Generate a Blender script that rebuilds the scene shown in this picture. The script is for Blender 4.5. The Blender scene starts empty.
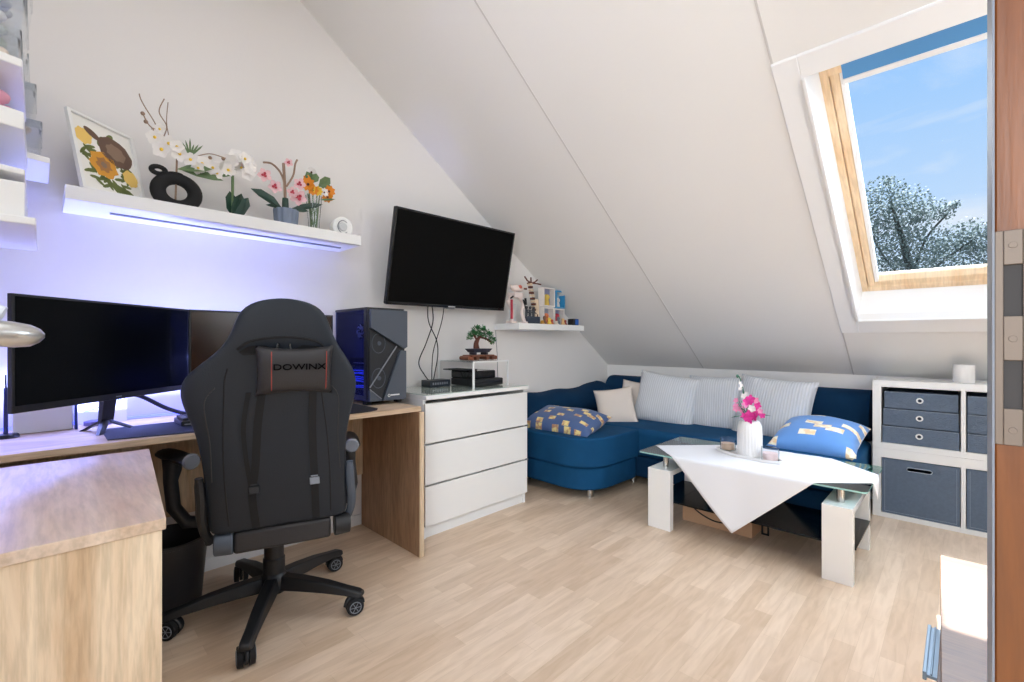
import bpy, bmesh, math, random
from mathutils import Vector, Matrix
random.seed(7)
PI = math.pi
SC = bpy.context.scene
COL = SC.collection
WM = {}

# ------------------------------------------------------------------ mesh builder
class MB:
    def __init__(s): s.bm = bmesh.new(); s.mi = 0
    def _f(s, vs):
        try: f = s.bm.faces.new(vs); f.material_index = s.mi; return f
        except ValueError: return None
    def quad(s, *p): return s._f([s.bm.verts.new(q) for q in p])
    def hexa(s, p):
        v = [s.bm.verts.new(q) for q in p]
        for a in ((3,2,1,0),(4,5,6,7),(0,1,5,4),(1,2,6,5),(2,3,7,6),(3,0,4,7)): s._f([v[i] for i in a])
        return s
    def box(s, x0,x1,y0,y1,z0,z1):
        return s.hexa([(x0,y0,z0),(x1,y0,z0),(x1,y1,z0),(x0,y1,z0),(x0,y0,z1),(x1,y0,z1),(x1,y1,z1),(x0,y1,z1)])
    def obox(s, c, ax, ay, az, hx, hy, hz):
        c=Vector(c); ax=Vector(ax).normalized()*hx; ay=Vector(ay).normalized()*hy; az=Vector(az).normalized()*hz
        return s.hexa([c-ax-ay-az,c+ax-ay-az,c+ax+ay-az,c-ax+ay-az,c-ax-ay+az,c+ax-ay+az,c+ax+ay+az,c-ax+ay+az])
    def prism(s, pts, d):
        d=Vector(d); a=[s.bm.verts.new(p) for p in pts]; b=[s.bm.verts.new(Vector(p)+d) for p in pts]; n=len(a)
        s._f(a[::-1]); s._f(b)
        for i in range(n): s._f([a[i],a[(i+1)%n],b[(i+1)%n],b[i]])
        return s
    def ring(s, c, ax, ay, ra, rb, n):
        return [s.bm.verts.new(Vector(c)+ax*(ra*math.cos(2*PI*i/n))+ay*(rb*math.sin(2*PI*i/n))) for i in range(n)]
    def bridge(s, a, b):
        n=len(a)
        for i in range(n): s._f([a[i],a[(i+1)%n],b[(i+1)%n],b[i]])
    def cyl(s, p0, p1, r0, r1=None, n=16, caps=True):
        r1 = r0 if r1 is None else r1
        p0=Vector(p0); p1=Vector(p1); d=(p1-p0).normalized(); u=d.orthogonal().normalized(); w=d.cross(u)
        a=s.ring(p0,u,w,r0,r0,n); b=s.ring(p1,u,w,r1,r1,n); s.bridge(a,b)
        if caps: s._f(a[::-1]); s._f(b)
        return s
    def tube(s, pts, r, n=8, closed=False):
        pts=[Vector(p) for p in pts]; rr = r if isinstance(r,(list,tuple)) else [r]*len(pts)
        u=None; rings=[]; m=len(pts)
        for i,p in enumerate(pts):
            if closed: d=pts[(i+1)%m]-pts[i-1]
            else: d=pts[min(i+1,m-1)]-pts[max(i-1,0)]
            d.normalize()
            u = d.orthogonal().normalized() if u is None else (u-d*u.dot(d)).normalized()
            rings.append(s.ring(p,u,d.cross(u),rr[i],rr[i],n))
        for i in range(m-1): s.bridge(rings[i],rings[i+1])
        if closed: s.bridge(rings[-1],rings[0])
        else: s._f(rings[0][::-1]); s._f(rings[-1])
        return s
    def lathe(s, prof, c=(0,0,0), n=24, sx=1, sy=1, flute=0, nf=20):
        c=Vector(c); prev=None
        for (r,z) in prof:
            if r<=1e-6: cur=[s.bm.verts.new(c+Vector((0,0,z)))]
            else: cur=[s.bm.verts.new(c+Vector((r*(1+flute*math.cos(nf*2*PI*i/n))*sx*math.cos(2*PI*i/n), r*(1+flute*math.cos(nf*2*PI*i/n))*sy*math.sin(2*PI*i/n), z))) for i in range(n)]
            if prev is not None:
                if len(prev)==1 and len(cur)>1:
                    for i in range(n): s._f([prev[0],cur[(i+1)%n],cur[i]])
                elif len(cur)==1 and len(prev)>1:
                    for i in range(n): s._f([prev[i],prev[(i+1)%n],cur[0]])
                elif len(cur)>1: s.bridge(prev,cur)
            prev=cur
        return s
    def ball(s, c, rx, ry=None, rz=None, n=12, m=8, M=None):
        ry=rx if ry is None else ry; rz=rx if rz is None else rz
        prof=[(math.sin(PI*i/m), -math.cos(PI*i/m)) for i in range(m+1)]; prof[0]=(0,-1); prof[-1]=(0,1)
        k=len(s.bm.verts); s.lathe(prof,(0,0,0),n); s.bm.verts.ensure_lookup_table()
        for v in list(s.bm.verts)[k:]:
            q=Vector((v.co.x*rx,v.co.y*ry,v.co.z*rz))
            if M is not None: q=M@q
            v.co=q+Vector(c)
        return s
    def grid(s, fn, nu, nv, wrap=False):
        V=[[s.bm.verts.new(fn(i/nu, j/nv)) for j in range(nv+1)] for i in range(nu if wrap else nu+1)]
        for i in range(nu):
            for j in range(nv):
                a=V[i]; b=V[(i+1)%len(V)]
                s._f([a[j],b[j],b[j+1],a[j+1]])
        return V
    def petal(s, c, d, up, L, Wd, fold=.15):
        c=Vector(c); d=Vector(d).normalized(); up=Vector(up); w=d.cross(up)
        if w.length<1e-4: w=d.orthogonal()
        w.normalize(); nrm=w.cross(d)
        P=[c, c+d*L*.35+w*Wd*.45+nrm*fold*Wd, c+d*L*.75+w*Wd*.42+nrm*fold*Wd, c+d*L, c+d*L*.75-w*Wd*.42+nrm*fold*Wd, c+d*L*.35-w*Wd*.45+nrm*fold*Wd]
        v=[s.bm.verts.new(q) for q in P]; m=s.bm.verts.new(c+d*L*.55)
        for i in range(6): s._f([v[i],v[(i+1)%6],m])
    def xf(s, M): bmesh.ops.transform(s.bm, matrix=M, verts=s.bm.verts[:]); return s

def build(name, mb, mats, parent=None, smooth=False, ang=40, bevel=0, bs=2, subs=0, local=False, solid=0, label=None, recalc=True):
    me=bpy.data.meshes.new(name)
    if recalc: bmesh.ops.recalc_face_normals(mb.bm, faces=mb.bm.faces[:])
    if parent is not None and not local:
        bmesh.ops.transform(mb.bm, matrix=WM[parent].inverted(), verts=mb.bm.verts[:])
    mb.bm.to_mesh(me); mb.bm.free()
    for m in (mats if isinstance(mats,(list,tuple)) else [mats]): me.materials.append(m)
    if smooth or bevel or subs:
        for p in me.polygons: p.use_smooth=True
        if not subs: me.set_sharp_from_angle(angle=math.radians(ang))
    o=bpy.data.objects.new(name, me); COL.objects.link(o)
    if parent is not None: o.parent=parent; WM[o]=WM[parent]
    else: WM[o]=Matrix()
    if solid:
        md=o.modifiers.new('s','SOLIDIFY'); md.thickness=solid; md.offset=0
    if bevel:
        md=o.modifiers.new('b','BEVEL'); md.width=bevel; md.segments=bs; md.limit_method='ANGLE'; md.angle_limit=math.radians(35)
    if subs:
        md=o.modifiers.new('ss','SUBSURF'); md.levels=subs; md.render_levels=subs
    if label: o['label']=label
    return o
def thing(name, label, cat, loc=(0,0,0), rotz=0, group=None):
    o=bpy.data.objects.new(name,None); COL.objects.link(o); o.location=loc; o.rotation_euler=(0,0,rotz); o.empty_display_size=.05
    WM[o]=Matrix.Translation(loc)@Matrix.Rotation(rotz,4,'Z'); o['label']=label; o['category']=cat
    if group: o['group']=group
    return o
def tag(o, label, cat, group=None):
    o['label']=label; o['category']=cat
    if group: o['group']=group
    # put origin at base centre
    me=o.data; xs=[v.co for v in me.vertices]
    lo=Vector([min(c[i] for c in xs) for i in range(3)]); hi=Vector([max(c[i] for c in xs) for i in range(3)])
    c=Vector(((lo.x+hi.x)/2,(lo.y+hi.y)/2,lo.z)); me.transform(Matrix.Translation(-c)); o.location=c; WM[o]=Matrix.Translation(c)
    return o
def struct(o): o['kind']='structure'; return o
def text_mesh(name, body, size, mat, parent, M, ext=.0006, sxy=(1,1), bold=0):
    cu=bpy.data.curves.new(name,'FONT'); cu.body=body; cu.size=size; cu.extrude=ext; cu.align_x='CENTER'; cu.align_y='CENTER'; cu.offset=bold
    t=bpy.data.objects.new(name+'_tmp',cu); COL.objects.link(t); bpy.context.view_layer.update()
    me=bpy.data.meshes.new_from_object(t.evaluated_get(bpy.context.evaluated_depsgraph_get())); bpy.data.objects.remove(t)
    me.transform(Matrix.Diagonal((sxy[0],sxy[1],1,1))); me.transform(M); me.materials.clear(); me.materials.append(mat)
    o=bpy.data.objects.new(name,me); COL.objects.link(o); o.parent=parent; WM[o]=WM[parent]; return o

# ------------------------------------------------------------------ materials
def nm(name):
    m=bpy.data.materials.new(name); m.use_nodes=True; nt=m.node_tree; return m, nt, nt.nodes['Principled BSDF'], nt.nodes, nt.links
def lin(c): return tuple(((x/255)/12.92 if x/255<=.04045 else (((x/255)+.055)/1.055)**2.4) for x in c)+(1,)
def mat(name, rgb, rough=.5, metal=0, spec=.5, var=0, vscale=8, bump=0, bscale=60, stretch=(1,1,1), coat=0, sheen=0, trans=0):
    m,nt,b,N,L=nm(name); c=lin(rgb)
    b.inputs['Base Color'].default_value=c; b.inputs['Roughness'].default_value=rough; b.inputs['Metallic'].default_value=metal
    b.inputs['Specular IOR Level'].default_value=spec; b.inputs['Coat Weight'].default_value=coat; b.inputs['Coat Roughness'].default_value=.05
    b.inputs['Sheen Weight'].default_value=sheen; b.inputs['Transmission Weight'].default_value=trans
    tc=N.new('ShaderNodeTexCoord'); mp=N.new('ShaderNodeMapping'); mp.inputs['Scale'].default_value=stretch; L.new(tc.outputs['Object'],mp.inputs['Vector'])
    nz=N.new('ShaderNodeTexNoise'); nz.inputs['Scale'].default_value=vscale; nz.inputs['Detail'].default_value=4; L.new(mp.outputs[0],nz.inputs['Vector'])
    mx=N.new('ShaderNodeMix'); mx.data_type='RGBA'; L.new(nz.outputs['Fac'],mx.inputs['Factor'])
    v=var
    mx.inputs['A'].default_value=tuple(x*(1-v) for x in c[:3])+(1,); mx.inputs['B'].default_value=tuple(min(1,x*(1+v)) for x in c[:3])+(1,)
    L.new(mx.outputs['Result'],b.inputs['Base Color'])
    if bump:
        n2=N.new('ShaderNodeTexNoise'); n2.inputs['Scale'].default_value=bscale; n2.inputs['Detail'].default_value=3; L.new(mp.outputs[0],n2.inputs['Vector'])
        bp=N.new('ShaderNodeBump'); bp.inputs['Strength'].default_value=bump; bp.inputs['Distance'].default_value=.004; L.new(n2.outputs['Fac'],bp.inputs['Height']); L.new(bp.outputs[0],b.inputs['Normal'])
    return m
def emis(name, rgb, st):
    m,nt,b,N,L=nm(name); b.inputs['Base Color'].default_value=lin(rgb); b.inputs['Emission Color'].default_value=lin(rgb); b.inputs['Emission Strength'].default_value=st; return m
def glass(name, tint=(255,255,255), fac=.08, rough=.0, ior=1.45):
    m,nt,b,N,L=nm(name); N.remove(b); out=N['Material Output']
    t=N.new('ShaderNodeBsdfTransparent'); t.inputs['Color'].default_value=lin(tint); g=N.new('ShaderNodeBsdfGlossy'); g.inputs['Roughness'].default_value=rough; g.inputs['Color'].default_value=(.95,.97,.97,1)
    fr=N.new('ShaderNodeFresnel'); fr.inputs['IOR'].default_value=ior
    ad=N.new('ShaderNodeMath'); ad.operation='ADD'; ad.use_clamp=True; ad.inputs[1].default_value=fac; L.new(fr.outputs[0],ad.inputs[0])
    mx=N.new('ShaderNodeMixShader'); L.new(ad.outputs[0],mx.inputs[0]); L.new(t.outputs[0],mx.inputs[1]); L.new(g.outputs[0],mx.inputs[2]); L.new(mx.outputs[0],out.inputs[0]); return m
def wood(name, c1, c2, stretch, scale=3, rough=.45, fine=(255,255,255), fv=.25, coat=0):
    m,nt,b,N,L=nm(name); tc=N.new('ShaderNodeTexCoord'); mp=N.new('ShaderNodeMapping'); mp.inputs['Scale'].default_value=stretch; L.new(tc.outputs['Object'],mp.inputs['Vector'])
    n1=N.new('ShaderNodeTexNoise'); n1.inputs['Scale'].default_value=scale; n1.inputs['Detail'].default_value=8; n1.inputs['Distortion'].default_value=1.2; n1.inputs['Roughness'].default_value=.62; L.new(mp.outputs[0],n1.inputs['Vector'])
    r=N.new('ShaderNodeValToRGB'); r.color_ramp.elements[0].position=.33; r.color_ramp.elements[1].position=.66; r.color_ramp.elements[0].color=lin(c1); r.color_ramp.elements[1].color=lin(c2); L.new(n1.outputs['Fac'],r.inputs[0])
    n2=N.new('ShaderNodeTexNoise'); n2.inputs['Scale'].default_value=scale*9; n2.inputs['Detail'].default_value=5; L.new(mp.outputs[0],n2.inputs['Vector'])
    r2=N.new('ShaderNodeValToRGB'); r2.color_ramp.elements[0].position=.35; r2.color_ramp.elements[1].position=.6; r2.color_ramp.elements[0].color=(1-fv,1-fv,1-fv*1.1,1); r2.color_ramp.elements[1].color=(1,1,1,1); L.new(n2.outputs['Fac'],r2.inputs[0])
    mx=N.new('ShaderNodeMix'); mx.data_type='RGBA'; mx.blend_type='MULTIPLY'; mx.inputs['Factor'].default_value=1; L.new(r.outputs[0],mx.inputs['A']); L.new(r2.outputs[0],mx.inputs['B']); L.new(mx.outputs['Result'],b.inputs['Base Color'])
    b.inputs['Roughness'].default_value=rough; b.inputs['Coat Weight'].default_value=coat; b.inputs['Coat Roughness'].default_value=.15
    bp=N.new('ShaderNodeBump'); bp.inputs['Strength'].default_value=.15; bp.inputs['Distance'].default_value=.002; L.new(n2.outputs['Fac'],bp.inputs['Height']); L.new(bp.outputs[0],b.inputs['Normal'])
    return m
def floor_mat():
    m,nt,b,N,L=nm('laminate_floor'); tc=N.new('ShaderNodeTexCoord'); sx=N.new('ShaderNodeSeparateXYZ'); cb=N.new('ShaderNodeCombineXYZ')
    L.new(tc.outputs['Object'],sx.inputs[0]); L.new(sx.outputs['Y'],cb.inputs['X']); L.new(sx.outputs['X'],cb.inputs['Y'])
    br=N.new('ShaderNodeTexBrick'); br.offset=.37; br.offset_frequency=2; br.squash=1.25; br.squash_frequency=3; br.inputs['Scale'].default_value=1; br.inputs['Brick Width'].default_value=.40; br.inputs['Row Height'].default_value=.066; br.inputs['Mortar Size'].default_value=.0004
    br.inputs['Mortar Smooth'].default_value=.1; br.inputs['Bias'].default_value=0
    br.inputs['Color1'].default_value=lin((212,185,157)); br.inputs['Color2'].default_value=lin((229,205,180)); br.inputs['Mortar'].default_value=lin((200,173,145)); L.new(cb.outputs[0],br.inputs['Vector'])
    mp=N.new('ShaderNodeMapping'); mp.inputs['Scale'].default_value=(2.2,16,1); L.new(cb.outputs[0],mp.inputs['Vector'])
    n=N.new('ShaderNodeTexNoise'); n.inputs['Scale'].default_value=2.5; n.inputs['Detail'].default_value=7; n.inputs['Distortion'].default_value=.8; L.new(mp.outputs[0],n.inputs['Vector'])
    r=N.new('ShaderNodeValToRGB'); r.color_ramp.elements[0].position=.3; r.color_ramp.elements[1].position=.62; r.color_ramp.elements[0].color=(.86,.83,.79,1); r.color_ramp.elements[1].color=(1,1,1,1); L.new(n.outputs['Fac'],r.inputs[0])
    mx=N.new('ShaderNodeMix'); mx.data_type='RGBA'; mx.blend_type='MULTIPLY'; mx.inputs['Factor'].default_value=1; L.new(br.outputs['Color'],mx.inputs['A']); L.new(r.outputs[0],mx.inputs['B']); L.new(mx.outputs['Result'],b.inputs['Base Color'])
    b.inputs['Roughness'].default_value=.36; b.inputs['Specular IOR Level'].default_value=.45
    return m
def striped(name, rgb, scale, axis='X', depth=.6):
    m,nt,b,N,L=nm(name); tc=N.new('ShaderNodeTexCoord'); w=N.new('ShaderNodeTexWave'); w.wave_type='BANDS'; w.bands_direction=axis; w.inputs['Scale'].default_value=scale; w.inputs['Distortion'].default_value=.4; w.inputs['Detail'].default_value=1
    L.new(tc.outputs['Object'],w.inputs['Vector']); r=N.new('ShaderNodeValToRGB'); c=lin(rgb); r.color_ramp.elements[0].color=tuple(x*.8 for x in c[:3])+(1,); r.color_ramp.elements[1].color=c; L.new(w.outputs['Fac'],r.inputs[0]); L.new(r.outputs[0],b.inputs['Base Color'])
    bp=N.new('ShaderNodeBump'); bp.inputs['Strength'].default_value=depth; bp.inputs['Distance'].default_value=.004; L.new(w.outputs['Fac'],bp.inputs['Height']); L.new(bp.outputs[0],b.inputs['Normal']); b.inputs['Roughness'].default_value=.85; b.inputs['Sheen Weight'].default_value=.3
    return m
def patch_fabric(name, base, patch, edge, scale=4.2, off=(0,0,0)):
    # blue pillowcase scattered with rectangular cream/yellow patches
    m,nt,b,N,L=nm(name); tc=N.new('ShaderNodeTexCoord'); mp=N.new('ShaderNodeMapping'); mp.inputs['Scale'].default_value=(1,1.8,1); mp.inputs['Location'].default_value=off; L.new(tc.outputs['Object'],mp.inputs['Vector'])
    v=N.new('ShaderNodeTexVoronoi'); v.distance='CHEBYCHEV'; v.voronoi_dimensions='2D'; v.inputs['Scale'].default_value=scale; v.inputs['Randomness'].default_value=.75; L.new(mp.outputs[0],v.inputs['Vector'])
    r=N.new('ShaderNodeValToRGB'); r.color_ramp.interpolation='CONSTANT'; e=r.color_ramp.elements; e[0].position=0; e[0].color=(1,1,1,1); e[1].position=.225; e[1].color=(0,0,0,1); L.new(v.outputs['Distance'],r.inputs[0])
    n=N.new('ShaderNodeTexNoise'); n.inputs['Scale'].default_value=30; L.new(tc.outputs['Object'],n.inputs['Vector'])
    pc=N.new('ShaderNodeValToRGB'); pe=pc.color_ramp.elements; pe[0].position=.42; pe[0].color=lin(edge); pe[1].position=.55; pe[1].color=lin(patch); L.new(n.outputs['Fac'],pc.inputs[0])
    mx=N.new('ShaderNodeMix'); mx.data_type='RGBA'; L.new(r.outputs[0],mx.inputs['Factor']); mx.inputs['A'].default_value=lin(base); L.new(pc.outputs[0],mx.inputs['B'])
    L.new(mx.outputs['Result'],b.inputs['Base Color']); b.inputs['Roughness'].default_value=.8; b.inputs['Sheen Weight'].default_value=.2
    n3=N.new('ShaderNodeTexNoise'); n3.inputs['Scale'].default_value=9; L.new(tc.outputs['Object'],n3.inputs['Vector']); bp=N.new('ShaderNodeBump'); bp.inputs['Strength'].default_value=.4; bp.inputs['Distance'].default_value=.02; L.new(n3.outputs['Fac'],bp.inputs['Height']); L.new(bp.outputs[0],b.inputs['Normal'])
    return m

M_wall=mat('wall_paint',(236,233,230),.9,bump=.08,bscale=90)
M_slope=mat('ceiling_paint',(234,232,229),.9,bump=.05,bscale=90)
M_seam=mat('ceiling_seam',(205,201,198),.9)
M_white=mat('white_laminate',(238,238,236),.35)
M_whitegloss=mat('white_gloss',(236,235,232),.12,coat=.3)
M_trim=mat('white_trim',(240,240,240),.5)
M_floor=floor_mat()
M_oak=wood('oak_desk',(196,165,132),(226,203,174),(1,.35,5),3,.5,fv=.22)      # grain runs along y
M_oakv=wood('oak_vertical',(196,164,128),(228,206,176),(3,5,.45),3,.55,fv=.2)    # grain runs along z
M_oakx=wood('oak_cross',(196,168,142),(222,200,178),(.5,4,3),2.6,.4,fv=.18)
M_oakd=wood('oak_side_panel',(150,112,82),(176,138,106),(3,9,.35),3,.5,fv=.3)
M_pine=wood('pine_frame',(232,196,152),(246,222,188),(4,.5,.5),3,.4,fv=.15)
M_door=wood('orange_door_wood',(112,60,16),(134,76,26),(6,6,.5),3,.35,fv=.12)
M_brownwood=wood('dark_walnut',(70,40,28),(104,62,44),(4,1,4),4,.5)
M_side=wood('washed_wood',(104,70,44),(128,92,62),(.6,7,4),3,.4,fv=.22)
M_blk=mat('black_plastic',(26,27,30),.45)
M_blkm=mat('black_matte',(18,18,20),.8)
M_blkg=mat('black_gloss_bezel',(16,17,20),.12)
M_screen=mat('screen_black',(6,8,12),.22,spec=.12)
M_tvscr=mat('tv_screen',(2,2,2),.45,spec=.1)
M_leather=mat('charcoal_faux_leather',(32,38,46),.45,spec=.35,bump=.25,bscale=260,var=.06,vscale=5)
M_leather2=mat('black_faux_leather',(50,48,49),.5,spec=.35,bump=.25,bscale=260)
M_red=mat('red_seam',(150,60,50),.7)
M_strap=mat('black_webbing',(17,17,19),.8)
M_chrome=mat('brushed_steel',(190,190,188),.22,1)
M_steel=mat('dull_steel_plate',(124,110,98),.5,.5,var=.1,vscale=14)
M_alu=mat('aluminium_profile',(150,170,186),.5,.3)
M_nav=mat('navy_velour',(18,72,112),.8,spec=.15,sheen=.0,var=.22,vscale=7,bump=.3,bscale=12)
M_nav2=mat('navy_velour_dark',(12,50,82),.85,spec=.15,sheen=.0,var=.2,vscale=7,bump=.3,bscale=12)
M_beige=mat('beige_cotton',(226,214,204),.85,bump=.2,bscale=140)
M_strip=striped('grey_ribbed_fabric',(224,227,232),18,'X')
M_patchL=patch_fabric('patchwork_blue_dark',(74,100,148),(244,222,150),(190,140,110),8.0)
M_patchR=patch_fabric('patchwork_blue_light',(96,148,212),(250,240,214),(238,206,160),5.2,(.3,.2,0))
M_cloth=mat('white_linen',(235,235,238),.85,bump=.1,bscale=300)
M_tglass=glass('table_glass',(222,240,236),.03)
M_gedge=mat('glass_edge_green',(160,208,202),.1,spec=.8)
M_bglass=mat('black_glass',(8,10,14),.15,spec=.25)
M_clear=glass('clear_plastic',(252,253,254),.03,.12,1.08)
M_pcglass=glass('pc_side_glass',(190,195,230),.0,.02,1.08)
M_pane=glass('window_glass',(250,252,255),.0,0,1.08)
M_felt=mat('blue_grey_felt',(96,110,128),.95,var=.16,vscale=60,bump=.5,bscale=150)
M_feltd=mat('felt_shadow',(48,56,68),.95)
M_stitch=mat('pale_stitch',(170,180,190),.8)
M_ceramic=mat('white_ceramic',(236,234,232),.3)
M_card=mat('brown_cardboard',(188,150,118),.85,var=.05)
M_leafd=mat('dark_green_leaf',(30,62,48),.4)
M_leaf=mat('mid_green_leaf',(100,124,82),.55)
M_stem=mat('brown_twig',(150,124,104),.7)
M_petw=mat('white_petal',(246,242,238),.6)
M_pety=mat('yellow_petal',(240,200,60),.6)
M_peto=mat('orange_petal',(228,140,30),.6)
M_petp=mat('pink_petal',(238,196,200),.6)
M_petm=mat('magenta_petal',(222,50,150),.6)
M_petl=mat('rose_petal',(240,150,190),.6)
M_crim=mat('crimson',(180,50,70),.6)
M_slate=mat('slate_blue_plastic',(72,80,92),.45)
M_mesh=mat('pc_mesh',(40,42,46),.7,bump=.6,bscale=300)
M_pot=mat('blue_grey_pot',(120,132,152),.5)
M_bin=mat('black_bin_plastic',(44,45,50),.4,var=.1,vscale=20)
M_rout=mat('dark_device',(30,38,50),.35)
M_navypad=mat('navy_desk_mat',(26,34,60),.8)
M_bark=mat('bonsai_bark',(96,52,40),.7)
M_bleaf=mat('bonsai_leaf',(52,116,66),.5)
M_paper=mat('off_white_paper',(240,238,232),.8)
M_silver=mat('satin_silver',(196,196,194),.28,.85)
M_blueblind=mat('blue_blind_fabric',(88,150,205),.8)  # base colour lightened to stand for sun coming through the cloth
M_tint=mat('grey_plastic',(130,134,142),.5)
M_grey=mat('light_grey_plastic',(206,208,210),.5)
M_greenglass=mat('pale_green_glass_top',(190,204,196),.08,coat=.6)
M_amber=mat('amber_wax',(206,176,150),.5)
M_pinkwax=mat('pink_wax',(232,206,202),.5)
M_led=emis('led_blue',(90,100,255),3.0)
M_pcglow=emis('pc_blue_glow',(96,112,235),2.2)
M_treeleaf=mat('tree_leaf',(92,106,100),.8,var=.25,vscale=1.0)
M_treeleaf.node_tree.nodes['Principled BSDF'].inputs['Subsurface Weight'].default_value=0

# ------------------------------------------------------------------ room shell
XW=-2.53; YK=3.96; ZK=.84; TS=math.tan(math.radians(34.5)); XE=1.45; YS=-.40
ZC=2.98; YC=YK-(ZC-ZK)/TS
def sz(y): return ZK+(YK-y)*TS
floor=struct(build('floor', MB().box(XW-.1,XE+.1,YS-2.4,YK+.1,-.05,0), M_floor))
struct(build('wall_left', MB().prism([(XW,YS-.1,0),(XW,YK+.1,0),(XW,YK+.1,sz(YK+.1)+.05),(XW,YC,ZC+.05),(XW,YS-.1,ZC+.05)],(-.1,0,0)), M_wall))
struct(build('wall_right', MB().prism([(XE,YS-.1,0),(XE,YK+.1,0),(XE,YK+.1,sz(YK+.1)+.05),(XE,YC,ZC+.05),(XE,YS-.1,ZC+.05)],(.1,0,0)), M_wall))
struct(build('wall_back', MB().box(XW,XE,YK,YK+.1,0,ZK+.02), M_wall))
struct(build('wall_front', MB().box(XW,-.75,YS-.1,YS,0,ZC+.05), M_wall))
struct(build('wall_partition', MB().box(.135,XE,.635,.735,0,ZC), M_wall))
# sloping ceiling with the opening for the roof window
OX0,OX1,OY0,OY1=-.45,.49,2.095,3.434
mb=MB()
ys=[YC,OY0,OY1,YK+.12]; xs=[XW-.05,OX0,OX1,XE+.05]
def sp(x,y,t=0): return (x,y,sz(y)+t)
for i in range(3):
    for j in range(3):
        if i==1 and j==1: continue
        a=(xs[i],ys[j]); b=(xs[i+1],ys[j+1])
        mb.hexa([sp(a[0],a[1]),sp(b[0],a[1]),sp(b[0],b[1]),sp(a[0],b[1]),sp(a[0],a[1],.035),sp(b[0],a[1],.035),sp(b[0],b[1],.035),sp(a[0],b[1],.035)])
mb.mi=1
for X in (-1.575,-.535): 
    y0,y1=(YC,3.96)
    segs=[(YC,3.955)] if X<-1 else [(YC,2.02),(3.53,3.955)]
    for (a,b) in segs: mb.hexa([sp(X-.004,a,-.003),sp(X+.004,a,-.003),sp(X+.004,b,-.003),sp(X-.004,b,-.003),sp(X-.004,a,.01),sp(X+.004,a,.01),sp(X+.004,b,.01),sp(X-.004,b,.01)])
mb.mi=0
struct(build('ceiling', mb, [M_slope,M_seam]))
struct(build('ceiling', MB().box(XW-.05,XE+.05,YS-.1,YC+.02,ZC,ZC+.05), M_slope))
struct(build('baseboard_left', MB().box(XW,XW+.014,YS,YK,0,.06), M_trim, bevel=.003))
struct(build('baseboard_back', MB().box(XW,XE,YK-.014,YK,0,.06), M_trim, bevel=.003))
# trim around the roof window (flat white boards on the slope)
TX0,TX1,TY0,TY1=-.54,.58,2.02,3.528
mb=MB()
def slab(mb,x0,x1,y0,y1,t0,t1):
    mb.hexa([sp(x0,y0,t0),sp(x1,y0,t0),sp(x1,y1,t0),sp(x0,y1,t0),sp(x0,y0,t1),sp(x1,y0,t1),sp(x1,y1,t1),sp(x0,y1,t1)])
slab(mb,TX0,OX0,TY0,TY1,-.012,-.0005); slab(mb,OX1,TX1,TY0,TY1,-.012,-.0005); slab(mb,OX0,OX1,TY0,OY0,-.012,-.0005); slab(mb,OX0,OX1,OY1,TY1,-.012,-.0005)
struct(build('trim_1', mb, M_trim, bevel=.003))
# window: reveal boards, pine frame, sash, blind, pane
win=bpy.data.objects.new('window_1',None); COL.objects.link(win); win.location=(0,2.77,1.66); WM[win]=Matrix.Translation((0,2.77,1.66)); win['kind']='structure'
H2=.20
IX0,IX1,IY0,IY1=-.425,.465,2.27,3.469
def P(x,y,t): return (x,y,sz(y)+t)
mb=MB()
def board(mb,a,b,c,d,n):  # a..d quad with outward thickness vector n
    n=Vector(n); mb.hexa([Vector(q) for q in (a,b,c,d)]+[Vector(q)+n for q in (a,b,c,d)])
e=.0
board(mb,P(OX0,OY0,-.012),P(OX0,OY1,-.012),P(IX0,IY1,H2),P(IX0,IY0,H2),(-.02,0,0))
board(mb,P(OX1,OY0,-.012),P(OX1,OY1,-.012),P(IX1,IY1,H2),P(IX1,IY0,H2),(.02,0,0))
board(mb,P(OX0,OY0,-.012),P(OX1,OY0,-.012),P(IX1,IY0,H2),P(IX0,IY0,H2),(0,-.01,.02))
board(mb,P(OX0,OY1,-.012),P(OX1,OY1,-.012),P(IX1,IY1,H2),P(IX0,IY1,H2),(0,.02,0))
build('reveal', mb, M_trim, win)
mb=MB()
# thin raised lip around the inner edge of the opening
for (x0,x1,y0,y1) in ((OX0,OX0+.012,OY0,OY1),(OX1-.012,OX1,OY0,OY1),(OX0,OX1,OY1-.012,OY1)): slab(mb,x0,x1,y0,y1,-.018,-.006)
build('lip', mb, M_trim, win, bevel=.002)
def ringframe(x0,x1,y0,y1,w,t0,t1,wt=None,wb=None):
    mb=MB(); wt=w if wt is None else wt; wb=w if wb is None else wb
    slab(mb,x0,x0+w,y0,y1,t0,t1); slab(mb,x1-w,x1,y0,y1,t0,t1); slab(mb,x0+w,x1-w,y0,y0+wt,t0,t1); slab(mb,x0+w,x1-w,y1-wb,y1,t0,t1); return mb
build('frame', ringframe(IX0-.02,IX1+.02,IY0-.02,IY1+.02,.048,H2-.005,H2+.07), M_pine, win, bevel=.002)
build('sash', ringframe(IX0+.030,IX1-.030,IY0+.02,IY1-.022,.034,H2+.006,H2+.060,wb=.034), M_pine, win, bevel=.004)
mb=MB(); slab(mb,IX0+.0645,IX0+.082,IY0+.03,IY1-.057,H2+.004,H2+.05); slab(mb,IX1-.082,IX1-.0645,IY0+.03,IY1-.057,H2+.004,H2+.05)
build('blind_rail', mb, M_trim, win, bevel=.002)
mb=MB(); slab(mb,IX0+.076,IX1-.076,IY0-.035,IY0+.052,H2-.006,H2+.003); build('blind_fabric', mb, M_blueblind, win)
mb=MB(); slab(mb,IX0+.07,IX1-.07,IY0+.052,IY0+.070,H2-.010,H2+.012); build('blind_bar', mb, M_trim, win, bevel=.003)
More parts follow.
